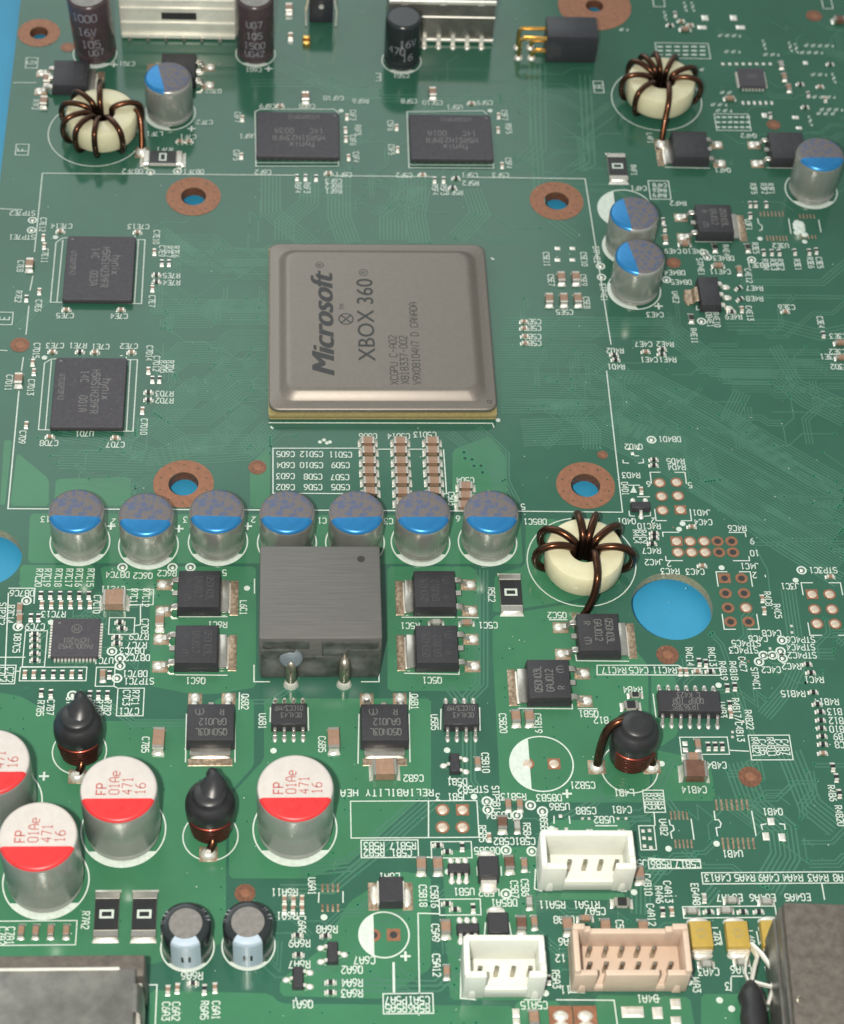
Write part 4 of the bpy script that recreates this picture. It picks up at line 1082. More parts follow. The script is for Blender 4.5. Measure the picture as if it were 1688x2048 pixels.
# ------------------------------------------------------------------ power transistors with tab and two legs (legs towards +x)
def dpak_meshes(marks):
    b = MB(); b.box(-3.1, 3.1, -3.3, 3.3, .15, 2.3, 0, .22, .18)
    body = b.mesh('body', 'epoxy', bevel=.1, segs=2)
    x = MB(); x.box(-4.15, -2.9, -2.75, 2.75, .08, .62)
    tab = x.mesh('tab', 'tin', bevel=.1, segs=2)
    f = MB(); f.box(-5.5, -4.3, -3.0, 3.0, .02, .10, 0, .1, .1)
    fillet(f, -4.12, -4.5, -2.8, 2.8, .5, 1)
    tp = f.mesh('tab_solder', ['fluxpad', 'solder'], smooth=50)
    l = MB(); bent(l, [(2.95, 1.15), (3.7, 1.15), (4.15, .28), (5.35, .22)], .85, .42, 0)
    leg = l.mesh('leg', 'tin', bevel=.05, segs=1)
    q = MB(); q.box(3.9, 6.1, -.95, .95, .02, .09, 0, .1, .1); dome(q, 5.25, 0, .85, .75, .55, 1); fillet(q, 5.3, 6.0, -.62, .62, .42, 1)
    lp = q.mesh('leg_solder', ['fluxpad', 'solder'], smooth=60)
    s = MB(); s.box(3.0, 3.8, -.4, .4, .95, 1.35)
    stub = s.mesh('cut_leg', 'tin', bevel=.05, segs=1)
    k = MB()
    text(k, 'Q50N03L', -1.55, -.1, 2.306, 1.0, 90, .62, .13, gw=.46)
    text(k, 'GAJ012', .05, -.3, 2.306, 1.0, 90, .62, .13, gw=.46)
    text(k, 'R', 1.6, -1.5, 2.306, .9, 90, .62, .12, gw=.5)
    k.ring(1.7, 1.5, .5, .62, 2.308, 20, 0, .9, 5.6)
    k.strip([(1.3, 1.5), (2.1, 1.5)], .12, 2.31); k.strip([(1.35, 1.35), (1.35, 1.65)], .1, 2.312)
    mk = k.mesh('laser_marking', marks)
    return body, tab, tp, leg, lp, stub, mk
def dpak(u, v, rot, label, marks='mark'):
    body, tab, tp, leg, lp, stub, mk = cached(('dpak', marks), lambda: dpak_meshes(marks))
    t = thing('power_transistor', label, 'transistor', P(u, v), math.radians(rot), 'power transistors')
    bo = obj('body', body, t)
    obj('laser_marking', mk, bo)
    tb_ = obj('tab', tab, t); obj('tab_solder', tp, tb_)
    for s in (-2.28, 2.28):
        l_ = obj('leg', leg, t, (0, s, 0)); obj('leg_solder', lp, l_)
    obj('cut_leg', stub, t)
dpak(868, 1196, 0, 'black power transistor above the printed mark R5C1, legs away from the grey block', 'markdim')
dpak(872, 1306, 0, 'black power transistor above the printed mark Q5C1, legs away from the grey block', 'markdim')
dpak(399, 1196, 180, 'black power transistor beside the printed mark L6C1, legs towards the mark Q6C2', 'markdim')
dpak(394, 1306, 180, 'black power transistor above the printed mark Q6C1', 'markdim')
dpak(1194, 1282, 180, 'black power transistor between the cream toroid and the printed mark Q5C2')
dpak(1095, 1375, 0, 'black power transistor above the printed mark Q5B1')
dpak(422, 1462, 90, 'black power transistor by the printed mark Q6B2, tab towards the black drum coil')
dpak(768, 1462, 90, 'black power transistor by the printed mark Q6B1, tab towards the tan capacitor')
dpak(143, 166, 180, 'black power transistor behind the cream toroid near the boxed letter G', 'markdim')
dpak(358, 152, 0, 'black power transistor half hidden behind the blue marked capacitor near the steel connector', 'markdim')
dpak(1377, 308, 0, 'black power transistor in front of the far toroid, above the printed mark Q4F1', 'markdim')
dpak(1570, 310, 180, 'black power transistor half hidden behind the outermost blue marked capacitor', 'markdim')
dpak(1425, 456, 180, 'black power transistor with legs towards the pair of blue marked capacitors')

def small_tab():
    t = thing('voltage_regulator', 'small black three-legged regulator by the printed mark U4E2', 'regulator', P(1416, 596), 0)
    b = MB(); b.box(-1.75, 1.75, -3.2, 3.2, .12, 1.7, 0, .2, .15)
    bo = obj('body', b.mesh('body', 'epoxy', bevel=.08), t)
    k = MB(); text(k, 'Y1084', .5, .3, 1.706, .8, 90, .62, .1); text(k, 'U10E1', -.6, .3, 1.706, .8, 90, .62, .1)
    obj('laser_marking', k.mesh('laser_marking', 'markdim'), bo)
    x = MB(); bent(x, [(-1.7, .9), (-2.2, .85), (-2.6, .2), (-3.7, .16)], 3.0, .26, 0); dome(x, -3.3, 0, .7, 1.7, .3)
    obj('tab', x.mesh('tab', 'fluxpad', bevel=.04, segs=1), t)
    l = MB(); bent(l, [(1.7, .9), (2.2, .85), (2.6, .2), (3.4, .14)], .7, .26, 0); dome(l, 3.1, 0, .75, .5, .35)
    lm = l.mesh('leg', 'solder', smooth=40)
    for s in (-2.3, 0, 2.3):
        obj('leg', lm, t, (0, s, 0))
small_tab()

# ------------------------------------------------------------------ gull-wing chips (legs along +-y)
def soic(u, v, rot, n, blen, bw, h, pitch, lines, name, label, cat, pinw=.42, group=None, chamfer=True):
    t = thing(name, label, cat, P(u, v), math.radians(rot), group)
    b = MB(); b.box(-blen/2, blen/2, -bw/2, bw/2, .12, h, 0, .12, .28 if chamfer else .1)
    bo = obj('body', b.mesh('body', 'epoxy', bevel=.06, segs=1), t)
    if lines:
        k = MB()
        for s_, x, y, hh in lines:
            text(k, s_, x, y, h + .006, hh, 180, .64, hh * .13, gw=.46)
        obj('laser_marking', k.mesh('laser_marking', 'mark'), bo)
    z = h * .55
    def mk():
        l = MB()
        bent(l, [(bw/2 - .2, z), (bw/2 + .3, z), (bw/2 + .62, .22), (bw/2 + 1.2, .16)], pinw, .2, 0)
        f = MB(); dome(f, bw/2 + 1.05, 0, .62, pinw * .75, .24)
        return l.mesh('leg', 'tin', bevel=.03, segs=1), f.mesh('leg_solder', 'solder', smooth=60)
    lm, fm = mk()
    for side in (-1, 1):
        for i in range(n):
            x = (i - (n - 1) / 2) * pitch
            o_ = obj('leg', lm, t, (x if side < 0 else -x, 0, 0), side * math.pi / 2)
            obj('leg_solder', fm, o_)
soic(578, 1440, 0, 4, 4.9, 3.9, 1.6, 1.27, [('0C4L43', 0.3, -.2, .75), ('01CC3/M9', 0, .9, .75)][::1], 'driver_chip', 'small eight-legged chip by the printed mark U6B1', 'chip', group='eight legged driver chips')
soic(921, 1440, 0, 4, 4.9, 3.9, 1.6, 1.27, [('0C4L43', 0.3, -.2, .75), ('01CC3/M9', 0, .9, .75)], 'driver_chip', 'small eight-legged chip by the printed mark U5B5', 'chip', group='eight legged driver chips')
soic(1376, 1414, -1.5, 7, 8.65, 3.9, 1.6, 1.27, [('IR3638S', -.6, -1.0, .85), ('Q0BP IOR', -.2, 0, .85), ('C K423', -.1, .95, .85)], 'regulator_chip', 'wide fourteen-legged chip marked IR3638S by the printed mark U4B3', 'chip')
def sot(u, v, rot, label, blen=2.9, bw=1.5, front=2, back=1, h=1.05, name='small_transistor', cat='transistor'):
    t = thing(name, label, cat, P(u, v), math.radians(rot), 'small three to six legged parts')
    b = MB(); b.box(-blen/2, blen/2, -bw/2, bw/2, .1, h, 0, .08, .16)
    obj('body', b.mesh('body', 'epoxy', bevel=.05, segs=1), t)
    l = MB(); bent(l, [(bw/2-.1, h*.5), (bw/2+.2, h*.5), (bw/2+.4, .18), (bw/2+.8, .13)], .42, .16, 0); dome(l, bw/2+.75, 0, .5, .42, .28)
    lm = l.mesh('leg', 'solder', smooth=45)
    for side, n in ((-1, front), (1, back)):
        for i in range(n):
            x = 0 if n == 1 else (i / (n - 1) - .5) * 1.9
            obj('leg', lm, t, (x, 0, 0), side * math.pi / 2)
sot(917, 1742, 0, 'small black chip by the printed mark U5B1', front=3, back=3, name='regulator_chip', cat='chip')
sot(935, 1862, 0, 'small black chip half behind the white socket near the mark C5A9', front=3, back=3, name='regulator_chip', cat='chip')
sot(909, 1532, 90, 'small black three-legged part by the printed mark D5B1')
sot(596, 1960, 90, 'small black three-legged transistor by the printed mark Q6A1')
sot(665, 1910, -90, 'small black three-legged transistor by the printed mark Q6A2')
sot(1280, 1018, 0, 'small black three-legged transistor by the printed mark Q4D1', front=1, back=2)
def sma(u, v, label):
    t = thing('power_diode', label, 'diode', P(u, v), 0, 'black block diodes')
    b = MB(); b.box(-1.35, 1.35, -1.75, 1.6, .15, 2.0, 0, .1, .22)
    obj('body', b.mesh('body', 'epoxy', bevel=.07, segs=1), t)
    x = MB(); x.box(-1.0, 1.0, -2.2, -1.6, .05, 1.0); dome(x, 0, -2.45, 1.25, .75, .55)
    m1 = x.mesh('terminal', 'solder', smooth=50)
    obj('terminal', m1, t); obj('terminal', m1, t, None, math.pi)
sma(975, 1745, 'black block diode by the printed mark L5B2')
sma(994, 1858, 'black block diode between the white socket and the mark DB5A1')
def inductor():
    t = thing('chip_inductor', 'black square chip inductor by the printed mark L6A1', 'inductor', P(781, 1793), 0)
    b = MB(); b.box(-1.6, 1.6, -1.9, 1.9, .2, 2.1, 0, .1, .1)
    obj('body', b.mesh('body', 'epoxy', bevel=.08, segs=1), t)
    x = MB(); x.box(1.4, 1.75, -1.6, 1.6, .05, 1.2); x.box(1.5, 2.9, -2.0, 2.0, .02, .09, 1, .1, .1); dome(x, 2.1, -.2, .6, 1.5, .4)
    m1 = x.mesh('terminal', ['solder', 'fluxpad'], smooth=50)
    obj('terminal', m1, t); obj('terminal', m1, t, None, math.pi)
inductor()
def qfn(u, v, w, d, label, lines, logo=False):
    t = thing('controller_chip', label, 'chip', P(u, v), 0)
    b = MB(); b.box(-w/2, w/2, -d/2, d/2, .06, .95)
    bo = obj('body', b.mesh('body', 'epoxyb', bevel=.05, segs=1), t)
    k = MB()
    for s_, x, y, hh in lines:
        text(k, s_, x, y, .957, hh, 180, .7, hh * .15, gw=.5)
    if logo:
        k.ring(.1, .9*d/4, .62, .74, .958, 24); text(k, 'M', .1, .9*d/4, .957, .7, 180, .7, .12, gw=.8)
        k.disc(-w*.36, d*.38, .2, .957)
    obj('laser_marking', k.mesh('laser_marking', 'mark'), bo)
    l = MB(); l.box(-.14, .14, -d/2-.42, -d/2+.05, .03, .3, 0, 0, .05)
    l2 = MB(); l2.box(w/2-.05, w/2+.42, -.14, .14, .03, .3, 0, .05, 0)
    lm, lm2 = l.mesh('lead', 'solder'), l2.mesh('lead', 'solder')
    n = 12 if w > 5 else 7
    for i in range(n):
        s = (i - (n-1)/2)
        obj('lead', lm, t, (s * (w*.9/n), 0, 0)); obj('lead', lm2, t, (0, s * (d*.9/n), 0))
        obj('lead', lm2, t, (0, s * (d*.9/n), 0), math.pi); obj('lead', lm, t, (s * (w*.9/n), 0, 0), math.pi)
qfn(152, 1282, 6.5, 6.3, 'square black controller chip by the printed mark U7C1', [('NCP4201', .1, -.5, .75), ('P600L2M52', .1, -1.5, .75)], True)
qfn(1502, 162, 4.5, 4.5, 'far square black chip in the crowd of parts past the toroid', [('U3G1', 0, .2, .7)])

# ------------------------------------------------------------------ memory chips (long side along local x)
def memory(u, v, rot, label, code, spec=False):
    p = P(u, v, 1.25)
    t = thing('memory_chip', label, 'memory chip', (p.x, p.y, 0), math.radians(rot), 'memory chips')
    def mk():
        b = MB()
        loft(b, [(rrect(13.9, 10.9, .15, 2), .42), (rrect(13.9, 10.9, .15, 2), .78)], 1)
        loft(b, [(rrect(13.8, 10.8, .2, 2), .78), (rrect(13.7, 10.7, .25, 2), 1.2), (rrect(13.6, 10.6, .25, 2), 1.25)])
        return b.mesh('package', ['epoxyb', 'seal'])
    bo = obj('package', cached('mem', mk), t)
    k = MB()
    z = 1.256
    text(k, 'hynix', -.2, 3.0 * -1 + 5.2, z, 1.5, 0, .56, .2, gw=.46) if False else None
    text(k, 'hynix', -.6, 2.6, z, 1.35, 0, .62, .16, gw=.46)
    text(k, 'H5RS1H23MFR', -.1, .9, z, 1.15, 0, .70, .15, gw=.46)
    text(k, '14C   ' + code, -.2, -.8, z, 1.15, 0, .72, .15, gw=.46)
    text(k, 'U7C02P2P42', -1.0, -4.2, z, .8, 0, .66, .1, gw=.46)
    k.disc(-6.2, -4.6, .2, z)
    if spec:
        for _ in range(90):
            k.disc(random.uniform(-6.6, 6.6), random.uniform(-5.1, 5.1), random.uniform(.03, .07), z + .003, 6)
    obj('laser_marking', k.mesh('laser_marking', 'memmark'), bo)
    bl = MB()
    for i in range(11):
        for j in (-5.2, 5.2):
            bl.disc(-6.2 + 12.4 * i / 10, j, .2, .3, 8)
    o_ = obj('solder_ball_row', bl.mesh('solder_ball_row', 'solder'), t)
memory(596, 268, 180, 'memory chip under the printed mark C6F8, nearer the toroid by the blue edge', '003A')
memory(902, 273, 180, 'memory chip under the printed mark U5F1', '001A')
memory(199, 535, -90, 'memory chip between the printed marks C7E14 and C7E5', '003A')
memory(178, 784, -90, 'dusty memory chip above the printed mark U7D1', '001A', True)

# ------------------------------------------------------------------ the processor under its nickel lid
def font_mesh(s, mats, shear=0.0, bold=0.0):
    c = bpy.data.curves.new('lettering', 'FONT')
    c.body = s
    c.size = 1.0
    c.shear = shear
    c.resolution_u = 3
    o_ = bpy.data.objects.new('tmp', c)
    COL.objects.link(o_)
    me_ = bpy.data.meshes.new_from_object(o_.evaluated_get(bpy.context.evaluated_depsgraph_get()))
    bpy.data.objects.remove(o_)
    me_.materials.clear()
    me_.materials.append(M[mats])
    return me_
A, B_ = P(537, 843), P(993, 843)
yaw = math.atan2((B_ - A).y, (B_ - A).x)
cen = (A + B_) / 2 + Vector((-math.sin(yaw), math.cos(yaw), 0)) * 17.5
cpu = thing('processor', 'large square processor with a nickel metal lid lettered XBOX 360', 'processor', (cen.x, cen.y, 0), yaw)
b = MB()
loft(b, [(rrect(34.5, 34.9, .3), .45), (rrect(34.5, 34.9, .3), .75)], 0)
loft(b, [(rrect(34.4, 34.8, .3), .75), (rrect(34.4, 34.8, .3), 1.05)], 1)
loft(b, [(rrect(34.5, 34.9, .3), 1.05), (rrect(34.5, 34.9, .3), 1.45)], 0)
sub = obj('substrate', b.mesh('substrate', ['substrate', 'substrate2']), cpu)
bl = MB()
for i in range(34):
    bl.lathe([(.2, .02), (.32, .24), (.2, .45)], 8, cx=-16.5 + i, cy=-16.9, cap0=False, cap1=False)
obj('solder_ball_row', bl.mesh('solder_ball_row', 'solder', smooth=60), sub)
b = MB()
loft(b, [(rrect(33.2, 33.2, 1.4), 1.46), (rrect(33.3, 33.3, 1.4), 1.75)], 1, cap1=False)      # sealant bead
ZF, ZL = 2.6, 3.75
loft(b, [(rrect(34.0, 34.3, 1.5), 1.75), (rrect(34.4, 34.6, 1.6), 1.9), (rrect(34.4, 34.6, 1.6), ZF - .2), (rrect(34.2, 34.4, 1.6), ZF - .05), (rrect(33.8, 34.0, 1.5), ZF),
         (rrect(31.5, 31.5, 2.2), ZF), (rrect(31.2, 31.2, 2.2), ZF + .08), (rrect(30.2, 30.2, 2.1), ZF + .50), (rrect(29.2, 29.2, 1.9), ZL - .20), (rrect(28.6, 28.6, 1.8), ZL - .04), (rrect(27.8, 27.8, 1.7), ZL)])
lid = obj('lid', b.mesh('lid', ['lid', 'glue'], smooth=50), cpu)
inv = Matrix.Rotation(-yaw, 3, 'Z')
def loc_on_lid(u, v, z=ZL):
    return inv @ (P(u, v, z) - cen)
def lid_text(s_, ubase, utop, vstart, vend, shear=0, bold=0):
    """lettering that reads away from the viewer, fitted between two marks"""
    me_ = font_mesh(s_, 'lidmark', shear, bold)
    xs = [q.co.x for q in me_.vertices]; ys = [q.co.y for q in me_.vertices]
    a = loc_on_lid(ubase, vstart); c = loc_on_lid(ubase, vend)
    t_ = loc_on_lid(utop, vstart)
    L, H = (c - a).length, abs(t_.x - a.x)
    x0, x1, y0, y1 = min(xs), max(xs), max(0, min(ys)) , max(ys)
    base = [q.co.copy() for q in me_.vertices]
    for n_, dx in enumerate((0, -bold, bold) if bold else (0,)):       # heavy letters: the same outline struck three times
        m2 = me_.copy()
        for q, c_ in zip(m2.vertices, base):
            lx, ly = (c_.x + dx - x0) / (x1 - x0) * L, c_.y / y1 * H
            q.co = Vector((a.x - ly, a.y + lx, ZL + .008 + .003 * n_)) * S
        obj('lettering', m2, lid)
lid_text('Microsoft', 669, 624, 749, 543, .32, .045)
lid_text('XBOX 360', 751, 717, 722, 558, 0, 0.010)
k = MB()
def stroke_lid(s_, u, v0, v1, h):
    a, c = loc_on_lid(u, v0), loc_on_lid(u, v1)
    L = (c - a).length
    adv = (L - .46 * h) / (len(s_) - 1) / h
    text(k, s_, (a.x + c.x) / 2, (a.y + c.y) / 2, ZL + .008, h, 90, adv, .14, gw=min(.6, adv * .74))
stroke_lid('XCGPU C-A02', 787, 768, 672, 1.15)
stroke_lid('X818337-002', 808, 767, 673, 1.15)
stroke_lid('V9X08104N7 D CANADA', 830, 768, 606, 1.15)
for u, v, r in [(639, 530, .62), (727, 545, .68)]:               # registered marks
    q = loc_on_lid(u, v); k.ring(q.x, q.y, r - .07, r + .05, ZL + .009, 24); text(k, 'R', q.x, q.y, ZL + .008, r * 1.0, 90, .6, .1, gw=.6)
q = loc_on_lid(684, 614); text(k, 'TM', q.x, q.y, ZL + .008, .7, 90, .95, .1, gw=.7)
q = loc_on_lid(692, 638)                                          # round emblem with crossing blades
k.ring(q.x, q.y, 1.0, 1.2, ZL + .009, 32)
for sx in (-1, 1):
    for sy in (-1, 1):
        k.strip([(q.x + sx * .82, q.y + sy * .72), (q.x + sx * .35, q.y + sy * .42), (q.x + sx * .06, q.y + sy * .02)], .24, ZL + .012 + .001 * (sx + 2 * sy))
q = inv @ (P(979, 804, ZF) - cen); k.strip([(q.x - .3, q.y + .3), (q.x + .3, q.y + .3), (q.x + .2, q.y - .3), (q.x - .3, q.y)], .12, ZF + .008, 0, True)
obj('laser_marking', k.mesh('laser_marking', 'lidmark'), lid)

# ------------------------------------------------------------------ can capacitors
def can_parts(R_, H, chord, top, segm, side, tops=None, ink=None, rim=.35):
    """aluminium can: crimped foot, straight wall, rounded shoulder, top split into printed face and coloured segment.
    the segment faces local -y"""
    n = 64
    can = MB()
    can.lathe([(R_ * .93, .25), (R_ * .97, .45), (R_ * .97, 1.0), (R_ * .93, 1.25), (R_ * .95, 1.5), (R_, 1.8), (R_, H - rim * 1.2)], n, cap1=False)
    cm = can.mesh('can', side, smooth=40)
    prof = [(R_, H - rim * 1.2), (R_ - rim * .08, H - rim * .75), (R_ - rim * .3, H - rim * .32), (R_ - rim * .65, H - rim * .08), (R_ - rim, H)]
    th = math.acos(chord / (R_ - rim))
    segang = lambda a: abs(((a + math.pi / 2 + math.pi) % (2 * math.pi)) - math.pi) < th
    # angles with the chord ends included exactly
    angs = sorted(set([2 * math.pi * k / n for k in range(n)] + [(-math.pi/2 - th) % (2*math.pi), (-math.pi/2 + th) % (2*math.pi)]))
    N = len(angs)
    face, seg = MB(), MB()
    for j in range(len(prof) - 1):
        for i in range(N):
            a0, a1 = angs[i], angs[(i + 1) % N]
            mid = (a0 + ((a1 - a0) % (2 * math.pi)) / 2)
            q = [(prof[jj][0] * math.cos(a), prof[jj][0] * math.sin(a), prof[jj][1]) for jj, a in ((j, a0), (j, a1), (j+1, a1), (j+1, a0))]
            if segang(mid) and j >= 1:
                seg.add(q, [(0, 1, 2, 3)], 0)
            else:
                face.add(q, [(0, 1, 2, 3)], 0 if j >= 2 else 1)
    r = R_ - rim
    order = lambda lo, hi: [a for a in angs if lo - 1e-6 <= a <= hi + 1e-6]
    lo, hi = 3*math.pi/2 - th, 3*math.pi/2 + th
    sp = order(lo, hi)
    seg.add([(r * math.cos(a), r * math.sin(a), H) for a in sp], [tuple(range(len(sp)))], 0)
    fp = [a for a in angs if a >= hi - 1e-6] + [a for a in angs if a <= lo + 1e-6]
    face.add([(r * math.cos(a), r * math.sin(a), H) for a in fp], [tuple(range(len(fp)))], 0)
    fm = face.mesh('top_face', [top, side]); sm = seg.mesh('polarity_segment', segm)
    for me_ in (fm, sm):
        bm = bmesh.new(); bm.from_mesh(me_); bmesh.ops.remove_doubles(bm, verts=bm.verts, dist=1e-7); bmesh.ops.recalc_face_normals(bm, faces=bm.faces); bm.to_mesh(me_); bm.free()
        for p_ in me_.polygons: p_.use_smooth = True
        me_.set_sharp_from_angle(angle=math.radians(30))
    sl_ = MB(); sl_.lathe([(R_ * .9, .05), (R_ * .92, .3)], 32)
    return cm, fm, sm, sl_.mesh('rubber_seal', 'seal')
def can_cap(u, v, rz, label, kind, group, H):
    t = thing('can_capacitor', label, 'capacitor', P(u, v), rz, group)
    if kind == 'blue':
        cm, fm, sm, sl_ = cached(('cap', kind, H), lambda: can_parts(3.95, H, 1.15, 'cantop', 'bluemark', 'can', rim=.7))
    else:
        cm, fm, sm, sl_ = cached(('cap', kind, H), lambda: can_parts(4.95, H, 1.55, 'whitetop', 'redink', 'redcan', rim=.5))
    obj('rubber_seal', sl_, t); obj('can', cm, t); f = obj('top_face', fm, t); obj('polarity_segment', sm, t)
    if kind == 'red':
        def mk():
            k = MB()
            for s_, x, h in [('FP', -2.15, 1.25), ('01Ae', -.55, 1.25), ('471', 1.1, 1.25), ('16', 2.75, 1.25)]:
                a = .72
                L_ = a * h * (len(s_) - 1) + .52 * h
                text(k, s_, x, -.95 + L_ / 2, H + .008, h, 90, a, .15 if s_ != 'FP' else .2, gw=.52)
            return k.mesh('printed_code', 'redtext')
        obj('printed_code', cached(('redcode', H), mk), f)
BLUE = 'blue marked can capacitors'
row = [(160,1084,'outermost in the row, by the printed mark 13'), (297,1091,'second in the row, above the mark DB7C4'), (436,1084,'third in the row, above the black power transistor by L6C1'),
       (574,1086,'fourth in the row, half behind the grey block'), (710,1086,'half behind the grey block, by the mark C1'), (841,1085,'sixth in the row, by the printed mark C3'), (975,1085,'last in the row, next to the cream toroid')]
for u, v, w in row:
    can_cap(u, v, random.uniform(-.06, .06), 'blue marked silver can capacitor ' + w, 'blue', BLUE, 7.7)
can_cap(340, 226, -1.35, 'blue marked silver can capacitor by the printed mark C7F2', 'blue', BLUE, 8.1)
can_cap(1257, 494, -1.45, 'blue marked silver can capacitor behind its twin, next to the empty white circle', 'blue', BLUE, 7.9)
can_cap(1268, 580, -1.38, 'blue marked silver can capacitor by the printed mark C4E3', 'blue', BLUE, 7.9)
can_cap(1622, 381, .03, 'blue marked silver can capacitor hiding a power transistor', 'blue', BLUE, 8.6)
REDG = 'red marked white topped can capacitors'
can_cap(92, 1762, 0, 'white topped can capacitor with red segment, right above the mark C7A1', 'red', REDG, 12.0)
can_cap(247, 1660, 0, 'white topped can capacitor with red segment, above the zero ohm resistors', 'red', REDG, 10.9)
can_cap(590, 1658, 0, 'white topped can capacitor with red segment standing alone in front of the small chip U6B1', 'red', REDG, 10.9)
can_cap(0, 1612, 0, 'white topped can capacitor with red segment by the plus mark, cut by the picture edge', 'red', REDG, 11.4)

def sleeved_small(u, v, label):
    t = thing('sleeved_capacitor', label, 'capacitor', P(u, v), 0, 'small black sleeved capacitors')
    H, R_ = 6.7, 3.15
    def mk():
        s = MB(); s.lathe([(R_*.94, .15), (R_, .5), (R_, H-.7), (R_-.14, H-.25), (R_-.5, H), (R_-1.0, H+.05), (R_-1.08, H-.05)], 48, cap1=False)
        tp = MB(); tp.lathe([(2.1, H+.0), (2.05, H+.05), (0.01, H+.06)], 40, cap0=False, cap1=False)
        st = MB()
        prof = [(R_+.012, .5), (R_+.012, H-.7), (R_-.125, H-.24), (R_-.49, H+.012), (R_-1.0, H+.062)]
        a0, a1, n = -math.pi/2 - .62, -math.pi/2 + .62, 12
        for j in range(len(prof)-1):
            for i in range(n):
                b0, b1 = a0 + (a1-a0)*i/n, a0 + (a1-a0)*(i+1)/n
                st.add([(prof[jj][0]*math.cos(a), prof[jj][0]*math.sin(a), prof[jj][1]) for jj, a in ((j, b0), (j, b1), (j+1, b1), (j+1, b0))], [(0, 1, 2, 3)])
        mk_ = MB()
        for d in (-.14, .14):
            a = -math.pi/2 + d
            mk_.add([((R_+.03)*math.cos(a+e), (R_+.03)*math.sin(a+e), z) for e, z in ((-.05, 2.2), (.05, 2.2), (.05, 3.6), (-.05, 3.6))], [(0, 1, 2, 3)])
        pr = MB()
        for a, w in [(.15, .35), (.6, .25), (2.5, .4), (3.0, .2)]:
            for i in range(4):
                b0, b1 = a + w*i/4, a + w*(i+1)/4 - .03
                pr.add([((R_-.10)*math.cos(b0), (R_-.10)*math.sin(b0), H-.2), ((R_-.10)*math.cos(b1), (R_-.10)*math.sin(b1), H-.2), ((R_-.62)*math.cos(b1), (R_-.62)*math.sin(b1), H+.035), ((R_-.62)*math.cos(b0), (R_-.62)*math.sin(b0), H+.035)], [(0, 1, 2, 3)] if i % 2 == 0 else [])
        return s.mesh('sleeve', 'sleeve', smooth=45), tp.mesh('can_top', 'vent'), st.mesh('stripe', 'stripe', smooth=50), mk_.mesh('minus_mark', 'sleeve'), pr.mesh('sleeve_print', 'sleeveink')
    s, tp, st, mm, pr = cached('slv', mk)
    so = obj('sleeve', s, t); obj('can_top', tp, t); sto = obj('stripe', st, so); obj('sleeve_print', pr, so)
    obj('minus_mark', mm, so)
sleeved_small(375, 1895, 'small black sleeved capacitor beside the zero ohm resistor')
sleeved_small(497, 1892, 'small black sleeved capacitor beside the copper dot')
def sleeved_tall(u, v, R_, H, lean, label, sm, lines):
    t = thing('tall_capacitor', label, 'capacitor', P(u, v), 0, 'tall dark sleeved capacitors')
    t.rotation_euler = (0, lean, 0)
    s = MB(); s.lathe([(R_*.95, .1), (R_, .5), (R_, 1.4), (R_*.95, 1.7), (R_, 2.1), (R_, H-.6), (R_-.15, H-.2), (R_-.5, H)], 40, cap1=False)
    so = obj('sleeve', s.mesh('sleeve', sm, smooth=45), t)
    tp = MB(); tp.lathe([(R_-.45, H-.06), (.01, H-.05)], 32, cap0=False, cap1=False)
    obj('can_top', tp.mesh('can_top', 'sleeve' if H < 10.5 else 'vent'), t)
    k = MB()                                     # print wrapped round the wall
    for s_, a0, z0, h in lines:
        kk = MB(); text(kk, s_, 0, 0, 0, h, 0, .75, .17, gw=.55)
        for f in kk.f:
            q = [kk.v[i] for i in f]
            k.add([((R_+.02)*math.cos(a0+x/R_), (R_+.02)*math.sin(a0+x/R_), z0+y) for x, y, z in q], [tuple(range(len(q)))])
    obj('sleeve_print', k.mesh('sleeve_print', 'sleeveink'), so)
sleeved_tall(192, 104, 3.55, 12.5, -.05, 'tall brown sleeved capacitor beside the steel connector, near the boxed letter G', 'sleevep', [('1000', -1.75, 10.2, 1.5), ('16V', -1.7, 7.3, 1.5), ('105', -1.6, 4.6, 1.5), ('UG7', -1.4, 2.8, 1.2)])
sleeved_tall(511, 106, 3.2, 12.5, 0, 'tall brown sleeved capacitor by the printed mark C6G1', 'sleevep', [('UG7', -1.6, 8.8, 1.3), ('105', -1.6, 6.4, 1.3), ('1500', -1.6, 4.2, 1.3), ('UG42', -1.6, 2.4, 1.2)])
sleeved_tall(803, 121, 3.1, 9.8, 0, 'black sleeved capacitor marked 16 V near the large letter E', 'sleeve', [('16V', -1.3, 6.2, 1.4), ('16', -1.3, 3.2, 1.4), ('470', -1.95, 4.6, 1.4)])

